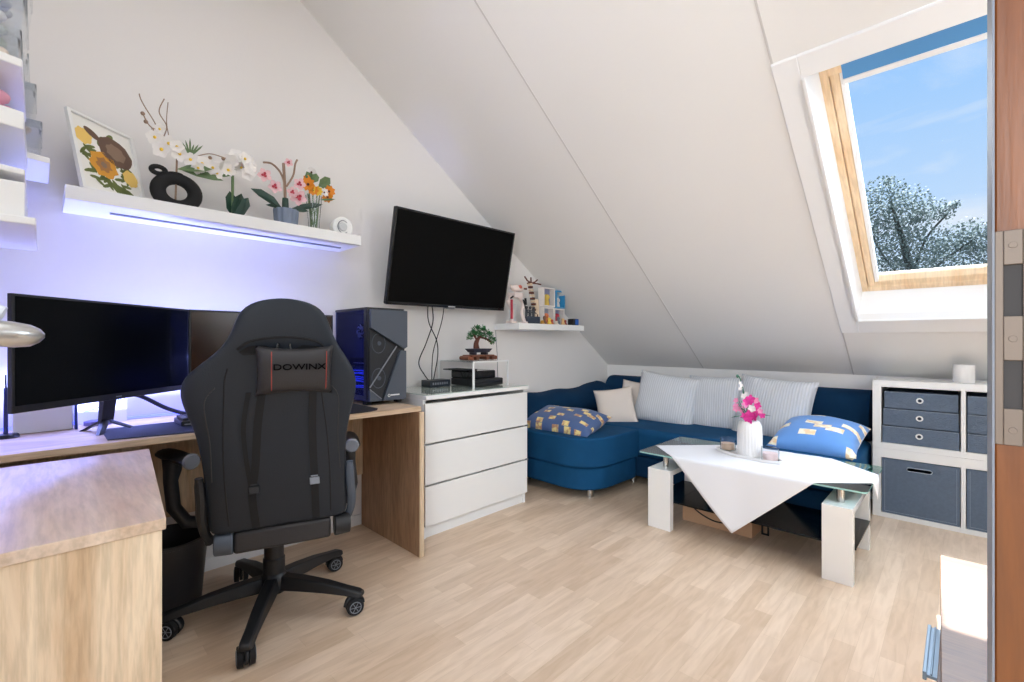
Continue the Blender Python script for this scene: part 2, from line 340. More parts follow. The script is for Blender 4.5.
mb=MB(); slab(mb,IX0+.066,IX1-.066,IY0+.046,IY1-.057,H2+.040,H2+.044); build('pane', mb, M_pane, win)
# door frame post close to the camera, with its steel strike plate
dr=bpy.data.objects.new('door_1',None); COL.objects.link(dr); dr.location=(.08,.66,0); WM[dr]=Matrix.Translation((.08,.66,0)); dr['kind']='structure'
build('door_post', MB().box(.0225,.135,.632,.745,0,2.1), M_door, dr, bevel=.002)
mb=MB(); mb.box(0.0212,.0228,.628,.745,0,2.1); build('rebate_seal', mb, M_tint, dr)
def plate():
    mb=MB(); x0,x1,z0,z1=.0228,.0475,.978,1.178; y0,y1=.6285,.6315
    hx0,hx1=.0285,.0408; zs=[z0,1.012,1.057,1.098,1.146,z1]
    mb.box(x0,hx0,y0,y1,z0,z1); mb.box(hx1,x1,y0,y1,z0,z1)
    for a,b in ((zs[0],zs[1]),(zs[2],zs[3]),(zs[4],zs[5])): mb.box(hx0,hx1,y0,y1,a,b)
    return mb
pl=build('strike_plate', plate(), M_steel, dr, bevel=.0006,label='worn steel strike plate with two latch slots')
for (a,b) in ((1.012,1.057),(1.098,1.146)): build('latch_slot', MB().box(.0285,.0408,.6310,.6318,a,b), mat('slot_dark',(62,58,56),.7), pl)
for z in (.992,1.077,1.164): build('screw', MB().cyl((.0345,.6292,z),(.0345,.6278,z),.0032,.0028,12), M_steel, pl, smooth=True)

# ------------------------------------------------------------------ desk
dk=thing('desk','long oak-effect computer desk against the left wall beneath the white shelf','desk',(-2.24,.4,0))
ZT=.745
mb=MB(); mb.prism([(-1.985,YS+.01,ZT-.023),(-1.944,1.338,ZT-.023),(XW+.016,1.338,ZT-.023),(XW+.016,YS+.01,ZT-.023)],(0,0,.023)); build('desktop', mb, M_oak, dk, bevel=.0015)
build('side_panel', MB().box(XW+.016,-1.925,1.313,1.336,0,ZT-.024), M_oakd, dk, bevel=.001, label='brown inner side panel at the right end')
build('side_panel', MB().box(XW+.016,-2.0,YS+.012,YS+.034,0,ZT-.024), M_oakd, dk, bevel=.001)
build('edge_band', MB().box(-1.925,-1.918,1.312,1.337,0,ZT-.024), M_oakv, dk)
build('back_panel', MB().box(XW+.018,XW+.034,YS+.036,1.311,.30,ZT-.024), M_oakv, dk)
# return cabinet, in front-left
rc=thing('desk_return','oak-effect side cabinet set crosswise at the left, in front of the desk','cabinet',(-1.5,-.08,0))
A=[(-1.142,.176),(-1.915,.250),(-1.93,YS+.008),(-1.150,YS+.008)]
build('top', MB().prism([(x,y,.697) for x,y in A],(0,0,.023)), M_oakx, rc, bevel=.0015)
B=[(-1.146,.170),(-1.905,.243),(-1.925,YS+.012),(-1.154,YS+.012)]
build('carcass', MB().prism([(x,y,.0) for x,y in B],(0,0,.6965)), M_oakv, rc, bevel=.001)

# ------------------------------------------------------------------ chest of drawers
dc=thing('chest_of_drawers','white chest with three plain drawers and a glass-covered top, right of the desk','chest of drawers',(-2.29,1.84,0))
DX0,DX1,DY0,DY1=-2.515,-2.06,1.442,2.258
build('top', MB().box(DX0,DX1+.012,DY0,DY1,.757,.779), M_white, dc, bevel=.002)
build('glass_top', MB().box(DX0,DX1+.008,DY0+.003,DY1-.003,.7795,.7835), M_greenglass, dc, bevel=.001)
mb=MB(); mb.box(DX0,DX1-.02,DY0,DY0+.018,0,.757); mb.box(DX0,DX1-.02,DY1-.018,DY1,0,.757); mb.box(DX0,DX0+.01,DY0+.018,DY1-.018,.05,.757); mb.box(DX0,DX1-.03,DY0+.018,DY1-.018,.06,.07); mb.box(DX1-.04,DX1-.03,DY0+.018,DY1-.018,0,.06)
build('carcass', mb, M_white, dc, bevel=.001)
zz=[.068,.292,.516,.742]
for k in range(3): 
    d=build('drawer', MB().box(DX1-.018,DX1,DY0+.002,DY1-.002,zz[k]+.004,zz[k+1]-.006), M_whitegloss, dc, bevel=.0015)
    if k<2: build('runner_end', MB().box(DX1-.02,DX1+.004,DY1-.004,DY1+.002,zz[k+1]-.008,zz[k+1]+.004), M_tint, d)

# ------------------------------------------------------------------ wall shelves
def wshelf(nmn,label,x1,y0,y1,z0,z1,grp=None):
    o=build(nmn, MB().box(XW,x1,y0,y1,z0,z1), M_white, bevel=.002); return tag(o,label,'shelf',grp)
sh=thing('wall_shelf','long white floating shelf above the desk carrying the flower vases','shelf',(-2.4,.62,1.58))
build('board', MB().box(XW+.001,-2.27,.06,1.186,1.58,1.632), M_white, sh, bevel=.002)
build('end_veneer', MB().box(XW+.002,-2.285,.0625,.13,1.632,1.634), M_brownwood, sh, label='dark brown strip at the left end of the shelf top')
build('light_channel', MB().box(-2.405,-2.39,.19,1.13,1.574,1.5795), M_tint, sh)
o=wshelf('wall_shelf','short white floating shelf right of the television, full of toy models',-2.27,2.40,3.195,1.160,1.205)

# ------------------------------------------------------------------ shelf decor
# leaning picture
pf=thing('picture_frame','white framed flower picture with a brown turtle, leaning at the left shelf end','picture',(-2.36,.19,1.634))
p0=Vector((-2.295,.10,1.634)); p1=Vector((-2.466,.307,1.634)); t0=Vector((-2.345,.056,1.930)); 
uy=(p1-p0).normalized(); up=(t0-p0); up-=uy*up.dot(uy); hgt=up.length; up.normalize(); nr=uy.cross(up); 
if nr.x<0: nr=-nr
wdt=.268
def pp(u,v,d=0): return p0+uy*(u*wdt)+up*(v*hgt)+nr*d
mb=MB()
def bar(u0,u1,v0,v1,d0,d1): mb.hexa([pp(u0,v0,d0),pp(u1,v0,d0),pp(u1,v1,d0),pp(u0,v1,d0),pp(u0,v0,d1),pp(u1,v0,d1),pp(u1,v1,d1),pp(u0,v1,d1)])
bar(0,.05,0,1,0,.014); bar(.95,1,0,1,0,.014); bar(.05,.95,0,.03,0,.014); bar(.05,.95,.97,1,0,.014)
build('frame', mb, M_white, pf, bevel=.001)
mb=MB(); bar(.05,.95,.03,.97,.001,.004)
def ell(u,v,a,b,ang,mi,d,n=18,wob=0):
    mb.mi=mi; vs=[]
    for i in range(n):
        t=2*PI*i/n; r=1+wob*math.sin(t*7+u*9); x=1.38*a*r*math.cos(t); y=1.45*b*r*math.sin(t); xx=x*math.cos(ang)-y*math.sin(ang); yy=x*math.sin(ang)+y*math.cos(ang)
        vs.append(mb.bm.verts.new(pp(u+xx/wdt,v+yy/hgt,d)))
    mb._f(vs)
ell(.66,.66,.052,.040,-.3,1,.0048,wob=.03); ell(.66,.66,.030,.022,-.3,6,.0052,wob=.1); ell(.33,.80,.024,.010,-.5,1,.005)
ell(.42,.42,.040,.036,0,2,.0048,wob=.12); ell(.42,.42,.022,.020,0,3,.0052,wob=.2); ell(.42,.42,.009,.009,0,6,.0056,wob=.2)
ell(.19,.72,.024,.022,.2,4,.0048,wob=.1); ell(.83,.36,.024,.024,0,4,.005,wob=.1)
random.seed(3)
for k in range(46):
    a=random.uniform(0,2*PI); q=random.uniform(.6,1); u=.47+.36*q*math.cos(a); v=.42+.30*q*math.sin(a)
    if v>.62 and u>.35: continue
    ell(min(.9,max(.1,u)),max(.08,v),.016,.0045,random.uniform(-1.2,1.2),5,.0046,8)
for k in range(9): ell(.5+.04*k,.16-.006*k,.022,.004,-.9+.02*k,5,.0047,8)
ell(.45,.74,.02,.009,1.0,5,.0047); ell(.6,.84,.016,.008,.8,5,.0047)
build('print', mb, [M_paper,mat('print_brown',(108,84,70),.8),mat('print_ochre',(214,152,56),.8),mat('print_tan',(170,120,70),.8),mat('print_yellow',(238,200,110),.8),mat('print_green',(112,122,70),.8),mat('print_taupe',(140,116,98),.8)], pf)

def flower(mb, c, d, r, n, mi, wid=.8, cup=.3, mi2=None):
    d=Vector(d).normalized(); u=d.orthogonal().normalized(); w=d.cross(u); c=Vector(c); mb.mi=mi; ph=random.uniform(0,1)
    for i in range(n):
        a=2*PI*(i/n)+ph; q=u*math.cos(a)+w*math.sin(a)+d*cup; mb.petal(c,q,d,r,r*wid,.12)
    if mi2 is not None: mb.mi=mi2; mb.ball(c+d*r*.12, r*.18, n=8, m=5)
def curve(pts,n=10):
    pts=[Vector(p) for p in pts]; out=[]
    for i in range(len(pts)-1):
        a=pts[max(i-1,0)]; b=pts[i]; c=pts[i+1]; d=pts[min(i+2,len(pts)-1)]
        for k in range(n):
            t=k/n; out.append(.5*((2*b)+(c-a)*t+(2*a-5*b+4*c-d)*t*t+(3*b-a-3*c+d)*t**3))
    out.append(pts[-1]); return out
FD=Vector((.9,-.35,-.1))
# black ring vase with white orchids
rv=thing('ring_vase','black ring-shaped vase with white orchids, beside the leaning picture','vase',(-2.39,.40,1.632))
mb=MB(); R=.062; 
mb.tube([(-2.39+.0*math.cos(t),.405+R*math.sin(t),1.632+.082+R*math.cos(t)) for t in [2*PI*i/36 for i in range(36)]],.027,14,closed=True)
mb.tube([(-2.39,.345+.022*math.cos(t),1.80+.016*math.sin(t)) for t in [2*PI*i/18 for i in range(18)]],.010,8,closed=True)
mb.cyl((-2.39,.40,1.77),(-2.39,.40,1.80),.020,.026,16)
mb.xf(Matrix.Translation((-2.39,.4,1.632))@Matrix.Diagonal((1.05,1.05,.92,1))@Matrix.Translation((2.39,-.4,-1.632)))
build('ring_body', mb, M_blkm, rv, smooth=True, ang=60)
random.seed(11)
mb=MB()
for c,r in (((-2.38,.33,1.915),.034),((-2.37,.375,1.90),.036),((-2.36,.35,1.865),.038),((-2.36,.41,1.865),.034),((-2.37,.345,1.95),.026),((-2.36,.45,1.85),.034),((-2.36,.49,1.845),.036),((-2.35,.53,1.835),.034),((-2.35,.475,1.82),.03),((-2.35,.545,1.815),.028),((-2.355,.40,1.89),.03)):
    flower(mb,c,FD+Vector((0,random.uniform(-.4,.4),random.uniform(-.3,.3))),r,5,0,.95,.2,1)
build('blossoms', mb, [M_petw,M_pety], rv, smooth=True)
mb=MB()
for c,d,L,w in (((-2.37,.42,1.80),(.2,1,-.10),.15,.05),((-2.37,.40,1.80),(.2,.8,.15),.13,.045),((-2.37,.50,1.81),(.1,1,.1),.1,.04)): mb.petal(c,d,(1,0,.6),L,w)
for k in range(6): mb.petal((-2.38,.45,1.87),(0,.25*k-.5,1),(1,0,0),.06+.01*(k%3),.008)
for k in range(5): mb.petal((-2.38,.53,1.86),(0,1,.1*k-.1),(1,0,0),.10,.006)
build('leaves', mb, M_leaf, rv)
mb=MB()
mb.tube(curve([(-2.38,.345,1.93),(-2.39,.33,1.98),(-2.39,.30,2.03),(-2.39,.285,2.06),(-2.39,.28,2.08)]),.0022,5)
mb.tube(curve([(-2.38,.36,1.93),(-2.39,.37,1.98),(-2.39,.345,2.03),(-2.39,.362,2.09)]),.0022,5)
mb.tube(curve([(-2.38,.375,1.94),(-2.39,.37,2.0),(-2.39,.375,2.08)]),.0018,5)
mb.tube(curve([(-2.38,.35,1.93),(-2.38,.31,1.96),(-2.38,.29,2.0)]),.0025,5)
for c in ((-2.38,.325,1.945),(-2.38,.30,1.97),(-2.38,.29,2.0),(-2.36,.52,1.88),(-2.36,.57,1.89)): mb.ball(c,.008,n=8,m=5)
mb.tube(curve([(-2.38,.46,1.87),(-2.37,.52,1.90),(-2.36,.58,1.895)]),.0022,5)
mb.tube([(-2.39,.40,1.655),(-2.385,.405,1.86)],.004,6)
build('twigs', mb, M_stem, rv, smooth=True)
# small white orchid with dark leaves
so=thing('orchid_stem','small white orchid with dark upright leaves, in the middle of the shelf','plant',(-2.38,.615,1.632))
random.seed(5); mb=MB()
for k in range(12): flower(mb,(-2.37+random.uniform(-.01,.02),.63+random.uniform(-.055,.055),1.885+random.uniform(-.04,.045)),FD+Vector((0,random.uniform(-.6,.6),random.uniform(-.4,.5))),.034,5,0,.95,.25,1 if k%4==0 else None)
build('blossoms', mb, [M_petw,M_pety], so, smooth=True)
mb=MB(); mb.tube([(-2.38,.612,1.633),(-2.378,.612,1.86)],.006,8); mb.ball((-2.37,.585,1.865),.011,n=8,m=6); build('stem', mb, M_leaf, so, smooth=True)
mb=MB()
for d in ((0,-.12,1),(0.1,.25,1),(0.05,.5,.9)): mb.petal((-2.38,.615,1.633),d,(1,0,0),.125,.055,.2)
build('leaves', mb, M_leafd, so)
# pink orchid in ribbed pot
po=thing('potted_orchid','pink and white orchid in a ribbed blue-grey pot, third along the shelf','plant',(-2.39,.848,1.632))
build('pot', MB().lathe([(0,0),(.05,0),(.056,.09),(.05,.09),(.045,.07),(0,.07)],(-2.39,.848,1.632),48,flute=.06,nf=12), M_pot, po, smooth=True, ang=70)
mb=MB(); mb.cyl((-2.39,.845,1.70),(-2.39,.845,1.78),.018,.014,10); mb.mi=1
mb.tube(curve([(-2.39,.845,1.77),(-2.39,.842,1.85),(-2.385,.835,1.95)]),.007,7)
mb.tube(curve([(-2.39,.845,1.84),(-2.385,.82,1.90),(-2.38,.78,1.93),(-2.375,.74,1.925)]),.005,6)
mb.tube(curve([(-2.39,.85,1.84),(-2.385,.88,1.90),(-2.385,.89,1.96),(-2.385,.90,1.985)]),.005,6)
build('stems', mb, [M_leafd,M_stem], po, smooth=True)
mb=MB()
for c,d,L,w in (((-2.385,.83,1.725),(.1,-1,.42),.16,.055),((-2.385,.86,1.725),(.15,1,.35),.17,.035),((-2.385,.85,1.725),(.3,1,0.05),.10,.03),((-2.385,.83,1.725),(.3,-1,-.05),.09,.02)): mb.petal(c,d,(1,0,.4),L,w,.2)
build('leaves', mb, M_leafd, po)
random.seed(9); mb=MB()
for c,r in (((-2.375,.675,1.875),.036),((-2.375,.745,1.865),.034),((-2.37,.79,1.82),.034),((-2.375,.855,1.955),.022),((-2.37,.905,1.86),.032),((-2.365,.90,1.79),.042),((-2.365,.87,1.81),.028)):
    flower(mb,c,FD+Vector((0,random.uniform(-.3,.3),0)),r,5,0,.8,.15); flower(mb,Vector(c)+FD*.006,FD,r*.45,3,1,.9,.4)
build('blossoms', mb, [M_petp,M_crim], po, smooth=True)
# glass vase with orange flowers
gv=thing('glass_vase','clear glass vase with yellow and orange flowers near the right shelf end','vase',(-2.39,.985,1.632))
build('glass_body', MB().lathe([(0,0),(.026,0),(.028,.06),(.04,.19),(.038,.19),(.026,.06),(.024,.006),(0,.006)],(-2.39,.985,1.632),24), M_clear, gv, smooth=True, ang=70)
mb=MB()
for k in range(9): a=k*.7; mb.tube([(-2.39+.012*math.cos(a),.985+.014*math.sin(a),1.64),(-2.39+.02*math.cos(a+1),.985+.03*math.sin(a+1),1.83)],.0028,5)
build('stems', mb, M_leaf, gv)
random.seed(21); mb=MB()
for c,r,m in (((-2.36,.945,1.865),.04,1),((-2.35,.965,1.84),.03,1),((-2.36,1.05,1.855),.034,1),((-2.36,1.045,1.825),.032,1),((-2.345,.985,1.84),.028,0),((-2.37,.965,1.935),.03,2),((-2.35,1.02,1.84),.026,2),((-2.37,.94,1.90),.02,1)):
    flower(mb,c,FD+Vector((0,random.uniform(-.5,.5),random.uniform(-.3,.3))),r,8,m,.6,.4,3)
build('blossoms', mb, [M_pety,M_peto,M_petw,M_bark], gv, smooth=True)
mb=MB()
for c,d,L,w in (((-2.37,.97,1.87),(.2,-.6,1),.07,.05),((-2.37,1.0,1.87),(.2,.8,.8),.08,.05),((-2.37,1.0,1.88),(.2,1,.1),.06,.045),((-2.36,.97,1.88),(.3,.2,1),.05,.04),((-2.36,1.0,1.80),(.3,1,.2),.08,.012)): mb.petal(c,d,(1,0,0),L,w)
build('leaves', mb, M_leaf, gv)
# round white device
cm=thing('baby_camera','round white camera device at the right end of the long shelf','camera',(-2.39,1.14,1.632))
mb=MB(); mb.cyl((-2.44,1.15,1.632+.058),(-2.385,1.14,1.632+.058),.058,.055,32); build('body', mb, M_white, cm, bevel=.006, bs=3)
mb=MB(); mb.tube([(-2.383,1.14+.030*math.cos(t),1.69+.034*math.sin(t)) for t in [2*PI*i/28 for i in range(28)]],.0022,6,closed=True); build('ring', mb, M_tint, cm, smooth=True)
build('lens_disc', MB().cyl((-2.386,1.14,1.69),(-2.379,1.14,1.69),.024,.02,24), M_grey, cm, smooth=True)

# ------------------------------------------------------------------ monitors
def monitor(name,label,yc,w,z0,z1,x,ang,screenmat,tf=.075,ts=.13):
    t=thing(name,label,'monitor',(x,yc,ZT),ang)
    h=z1-z0; zb=z0-ZT
    mb=MB().box(-.004,.012,-w/2,w/2,zb,zb+h); build('housing', mb, M_blk, t, local=True, bevel=.002)
    mb=MB().hexa([(-.03,-w*.28,zb+h*.15),(-.0042,-w*.36,zb+h*.08),(-.0042,w*.36,zb+h*.08),(-.03,w*.28,zb+h*.15),(-.03,-w*.28,zb+h*.75),(-.0042,-w*.36,zb+h*.85),(-.0042,w*.36,zb+h*.85),(-.03,w*.28,zb+h*.75)]); build('rear_shell', mb, M_blk, t, local=True, bevel=.003)
    mb=MB().box(.012,.0135,-w/2+.008,w/2-.008,zb+.022,zb+h-.008); build('screen', mb, screenmat, t, local=True)
    build('chin_mark', MB().box(.0122,.0128,-.012,.012,zb+.008,zb+.012), M_tint, t, local=True)
    mb=MB(); mb.hexa([(-.05,-.02,.03),(-.035,-.02,.03),(-.035,.03,.03),(-.05,.03,.03),(-.045,-.012,zb+.1),(-.018,-.012,zb+.1),(-.018,.045,zb+.1),(-.045,.045,zb+.1)]); build('stand_neck', mb, M_blk, t, local=True, bevel=.002)
    mb=MB()
    for s in (-1,1):
        mb.hexa([(-.055,s*.0-.012,.03),(-.03,s*.0-.012,.03),(-.03,s*.0+.015,.03),(-.055,s*.0+.015,.03),(-.05,-.01,.045),(-.03,-.01,.045),(-.03,.012,.045),(-.05,.012,.045)])
        mb.hexa([(tf,s*ts-.010,.0),(tf+.015,s*ts-.010,.0),(tf+.015,s*ts+.010,.0),(tf,s*ts+.010,.0),(-.05,-.012,.042),(-.03,-.012,.042),(-.03,.014,.042),(-.05,.014,.042)])
    mb.hexa([(-.13,-.012,.0),(-.13,.012,.0),(-.12,.012,.0),(-.12,-.012,.0),(-.05,-.012,.042),(-.05,.014,.042),(-.03,.014,.042),(-.03,-.012,.042)])
    build('foot', mb, M_blk, t, local=True, bevel=.002)
    return t
M_screen2=mat('screen_brown_reflection',(44,26,16),.2,spec=.6)  # brown room reflection put into the screen's base colour
monitor('monitor','wide black monitor with dark screen at the left end of the desk',.1915,.70,.863,1.214,-2.2125,math.radians(42.7),M_screen,.0,.07)
monitor('monitor','black monitor with brown reflections, half hidden behind the gaming chair',.757,.63,.86,1.210,-2.37,math.radians(0),M_screen2)

# ------------------------------------------------------------------ desk items
o=build('desk_mat', MB().prism([(-2.02,.155,ZT+.0005),(-1.972,.395,ZT+.0005),(-1.962,.96,ZT+.0005),(-2.28,.96,ZT+.0005),(-2.28,.155,ZT+.0005)],(0,0,.003)), M_navypad); tag(o,'large navy blue desk mat under the keyboard','desk mat')
mb=MB(); pts=[(-2.40,.99),(-2.0,.99)]+[(-2.07+.09*math.cos(t),1.09+.10*math.sin(t)) for t in [0,.3,.6,.9,1.2,1.5]]+[(-2.40,1.19)]
pts=[(-2.42,.97),(-1.975,.97),(-1.965,1.02),(-1.972,1.08),(-1.99,1.12),(-2.03,1.145),(-2.42,1.15)]
o=build('mouse_pad', MB().prism([(x,y,ZT+.0005) for x,y in pts],(0,0,.003)), M_blkm); tag(o,'black rounded mouse pad in front of the computer tower','mouse pad')
kb=thing('keyboard','black keyboard on the navy mat, half hidden behind the chair','keyboard',(-2.2,.56,ZT+.004))
build('case', MB().box(-2.27,-2.13,.375,.74,ZT+.004,ZT+.022), M_blk, kb, bevel=.003)
mb=MB(); 
for r in range(6):
    for c in range(16): mb.box(-2.262+r*.0215,-2.245+r*.0215,.382+c*.022,.401+c*.022,ZT+.023,ZT+.032)
build('keys', mb, mat('keycap',(50,52,58),.4), kb, bevel=.002, bs=1)
build('edge_trim', MB().box(-2.132,-2.128,.385,.73,ZT+.008,ZT+.012), M_tint, kb)
# cables on desk
o=build('monitor_cable', MB().tube(curve([(-2.29,.20,.87),(-2.32,.27,.86),(-2.33,.36,.80),(-2.35,.44,.765),(-2.36,.52,.762),(-2.36,.60,.757)]),.008,8), mat('navy_cable',(30,36,70),.6), smooth=True); tag(o,'thick dark cable curving across the desk behind the left monitor','cable')
bx=thing('storage_box','plain white box standing behind the left monitor','box',(-2.42,.02,ZT)); build('body', MB().box(-2.51,-2.38,-.07,.085,ZT+.0005,ZT+.12), M_white, bx, bevel=.003)
build('lid', MB().box(-2.512,-2.378,-.072,.087,ZT+.1205,ZT+.135), M_white, bx, bevel=.003)
ph=thing('photo_stand','small white picture card with a faint blue doodle, behind the monitor stand','picture',(-2.44,.18,ZT)); build('card', MB().hexa([(-2.475,.10,ZT),(-2.47,.10,ZT),(-2.47,.25,ZT),(-2.475,.25,ZT),(-2.50,.10,ZT+.13),(-2.495,.10,ZT+.13),(-2.495,.25,ZT+.13),(-2.50,.25,ZT+.13)]), M_paper, ph)
mb=MB(); random.seed(2)
def card(y,z): return (-2.4690-(z)*.192, y, ZT+z)
for k in range(7): mb.tube(curve([card(.17+.01*k,.09-.01*(k%2)),card(.178+.01*k,.105-.006*(k%3)),card(.185+.01*k,.085)],4),.0012,4)
mb.tube(curve([card(.12,.05),card(.145,.055),card(.165,.065)],5),.0012,4)
build('doodle', mb, mat('doodle_blue',(70,100,150),.7), ph)
pu=thing('phone_stand','small dark wedge stand on the desk by the white box','stand',(-2.44,.094,ZT)); build('wedge', MB().prism([(-2.40,.089,ZT+.0005),(-2.36,.089,ZT+.0005),(-2.395,.089,ZT+.10)],(0,.008,0)), mat('navy_plastic',(40,60,130),.5), pu)
o=build('dock_puck', MB().prism([(-2.43+.04*math.cos(t),.16+.045*math.sin(t),ZT+.0005) for t in [2*PI*i/6+.5 for i in range(6)]],(0,0,.018)), mat('violet_grey',(96,88,140),.5), bevel=.003); tag(o,'low hexagonal grey puck under the left monitor','gadget')
an=thing('antenna_pole','thin dark upright pole at the far left of the desk','antenna',(-2.33,-.083,ZT)); build('pole', MB().cyl((-2.33,-.083,ZT+.012),(-2.33,-.083,ZT+.17),.006,.005,10), mat('navy_pole',(34,44,96),.5), an, smooth=True); build('tip', MB().cyl((-2.33,-.083,ZT+.17),(-2.33,-.083,ZT+.215),.0025,.002,8), M_blk, an); build('base', MB().lathe([(0,0),(.035,0),(.03,.012),(0,.014)],(-2.33,-.083,ZT),20), M_blk, an, smooth=True)
# LED strip along the wall at the back of the desk
ls=build('led_strip', MB().box(XW+.022,XW+.034,-.36,1.10,ZT+.012,ZT+.022), M_led); tag(ls,'glowing blue light strip along the back edge of the desk','light strip')
ls.location.z=ZT+.002

# ------------------------------------------------------------------ computer tower
pc=thing('computer_tower','dark tower computer with angular slate front and blue lit glass side','computer',(-2.32,1.27,ZT))
X0,X1,Y0,Y1,Z0,Z1=-2.52,-2.165,1.158,1.378,ZT+.018,1.248
mb=MB(); mb.box(X0,X1,Y0+.006,Y1,Z0,Z0+.012); mb.box(X0,X1,Y0,Y1,Z1-.012,Z1); mb.box(X0,X1,Y1-.006,Y1,Z0+.012,Z1-.012); mb.box(X0,X0+.01,Y0+.006,Y1-.006,Z0+.012,Z1-.012); mb.box(X1-.012,X1,Y0,Y1-.006,Z0+.012,Z1-.012); mb.box(X1-.03,X1-.012,Y0,Y0+.006,Z0+.012,Z1-.012); mb.box(X0,X1-.03,Y0,Y0+.006,Z0+.012,Z0+.03)
build('case', mb, M_blk, pc, bevel=.001)
build('tray', MB().box(X0+.012,X1-.014,Y1-.05,Y1-.04,Z0+.014,Z1-.014), M_pcglow, pc)  # panel emits blue itself, in place of being lit inside the case
build('motherboard', MB().box(X0+.10,X1-.03,Y1-.062,Y1-.052,Z0+.13,Z1-.05), M_blkm, pc)
build('graphics_card', MB().box(X0+.08,X1-.03,Y0+.05,Y1-.063,Z0+.175,Z0+.22), M_blkm, pc, bevel=.003)
build('psu_shroud', MB().box(X0+.012,X1-.014,Y0+.02,Y1-.052,Z0+.014,Z0+.055), M_blkm, pc)
fn=build('cooler', MB().cyl((-2.34,Y0+.06,Z1-.12),(-2.34,Y1-.065,Z1-.12),.042,.042,24), M_blkm, pc, smooth=True)
mb=MB()
for k in range(7):
    a=2*PI*k/7; mb.tube(curve([(-2.34+.012*math.cos(a),Y0+.058,Z1-.12+.012*math.sin(a)),(-2.34+.028*math.cos(a+.3),Y0+.056,Z1-.12+.028*math.sin(a+.3)),(-2.34+.036*math.cos(a+.8),Y0+.058,Z1-.12+.036*math.sin(a+.8))],4),.004,5)
build('fan_blade_ring', mb, M_grey, fn)
mb=MB()
for k in range(6): mb.box(-2.40+.02*k,-2.388+.02*k,Y0+.048,Y0+.0495,Z0+.19,Z0+.196)
build('card_lettering', mb, M_grey, pc); mb=MB()
for k in range(4): mb.box(-2.36+.02*k,-2.345+.02*k,Y1-.066,Y1-.0625,Z0+.275,Z0+.283)
build('board_lettering', mb, M_grey, pc)
mb=MB(); random.seed(4)
for k in range(9): z=Z0+.07+.009*k; mb.tube(curve([(X0+.05,Y0+.05,z),(X0+.14,Y0+.02+random.uniform(0,.02),z+random.uniform(-.01,.03)),(X1-.05,Y0+.04,z+random.uniform(-.02,.03))],6),.003,5)
build('cables', mb, emis('cable_blue_glow',(60,80,230),1.0), pc, smooth=True)  # cables given their own glow to look lit by the blue interior
build('side_glass', MB().box(X0+.004,X1-.032,Y0+.001,Y0+.004,Z0+.03,Z1-.013), M_pcglass, pc)
def fq(pts,x0,x1): return [(x0,y,z) for y,z in pts],(x1-x0,0,0)
FY0,FY1=1.161,1.375
mb=MB(); mb.prism(*fq([(FY0,Z0+.0),(FY1,Z0),(FY1,Z1-.008),(FY0,Z1-.008)],X1+.0005,X1+.012)); build('front_frame', mb, M_blk, pc, bevel=.002)
up_=[(FY0+.004,Z1-.012),(FY1+.004,Z1-.012),(FY1+.004,Z1-.205),(FY1-.015,Z1-.215),(FY0+.004,Z1-.105)]
build('front_upper_plate', MB().prism(*fq(up_,X1+.013,X1+.034)), M_slate, pc, bevel=.002)
lo=[(FY1,Z1-.225),(FY1,Z0+.002),(FY0+.075,Z0+.002),(FY1-.035,Z1-.222)]
build('front_lower_plate', MB().prism(*fq(lo,X1+.013,X1+.030)), M_slate, pc, bevel=.002)
me_=[(FY0+.006,Z1-.118),(FY1-.04,Z1-.222),(FY0+.072,Z0+.012),(FY0+.006,Z0+.07)]
fm=build('front_mesh', MB().prism(*fq(me_,X1+.013,X1+.018)), M_mesh, pc)
build('front_corner_plate', MB().prism(*fq([(FY0,Z0+.062),(FY0+.07,Z0+.004),(FY0,Z0+.004)],X1+.013,X1+.030)), M_slate, pc, bevel=.002)
mb=MB(); mb.tube([(X1+.022,FY0+.004,Z0+.075),(X1+.022,FY1-.055,Z1-.20)],.0035,6); mb.tube([(X1+.022,FY0+.004,Z0+.066),(X1+.022,FY0+.07,Z0+.012)],.003,6); build('front_ridge', mb, M_tint, fm, smooth=True)
for z in (Z1-.185,Z0+.12):
    mb=MB(); mb.tube([(X1+.0185,FY0+.055+.038*math.cos(t),z+.05*math.sin(t)) for t in [2*PI*i/24 for i in range(24)]],.002,5,closed=True); mb.cyl((X1+.017,FY0+.058,z),(X1+.021,FY0+.058,z),.011,.011,14); build('fan', mb, M_slate, fm, smooth=True)
mb=MB(); mb.tube([(X1+.0312,FY0+.108+.006*math.cos(t),Z0+.028+.007*math.sin(t)) for t in [2*PI*i/12 for i in range(12)]],.0018,5,closed=True); mb.box(X1+.0302,X1+.0318,FY0+.118,FY0+.170,Z0+.026,Z0+.033); build('front_logo', mb, M_white, pc)
for x in (X0+.04,X1-.03):
    for y in (Y0+.02,Y1-.02): build('foot', MB().box(x-.02,x+.02,y-.015,y+.015,ZT+.0005,Z0), M_blkm, pc, bevel=.002)

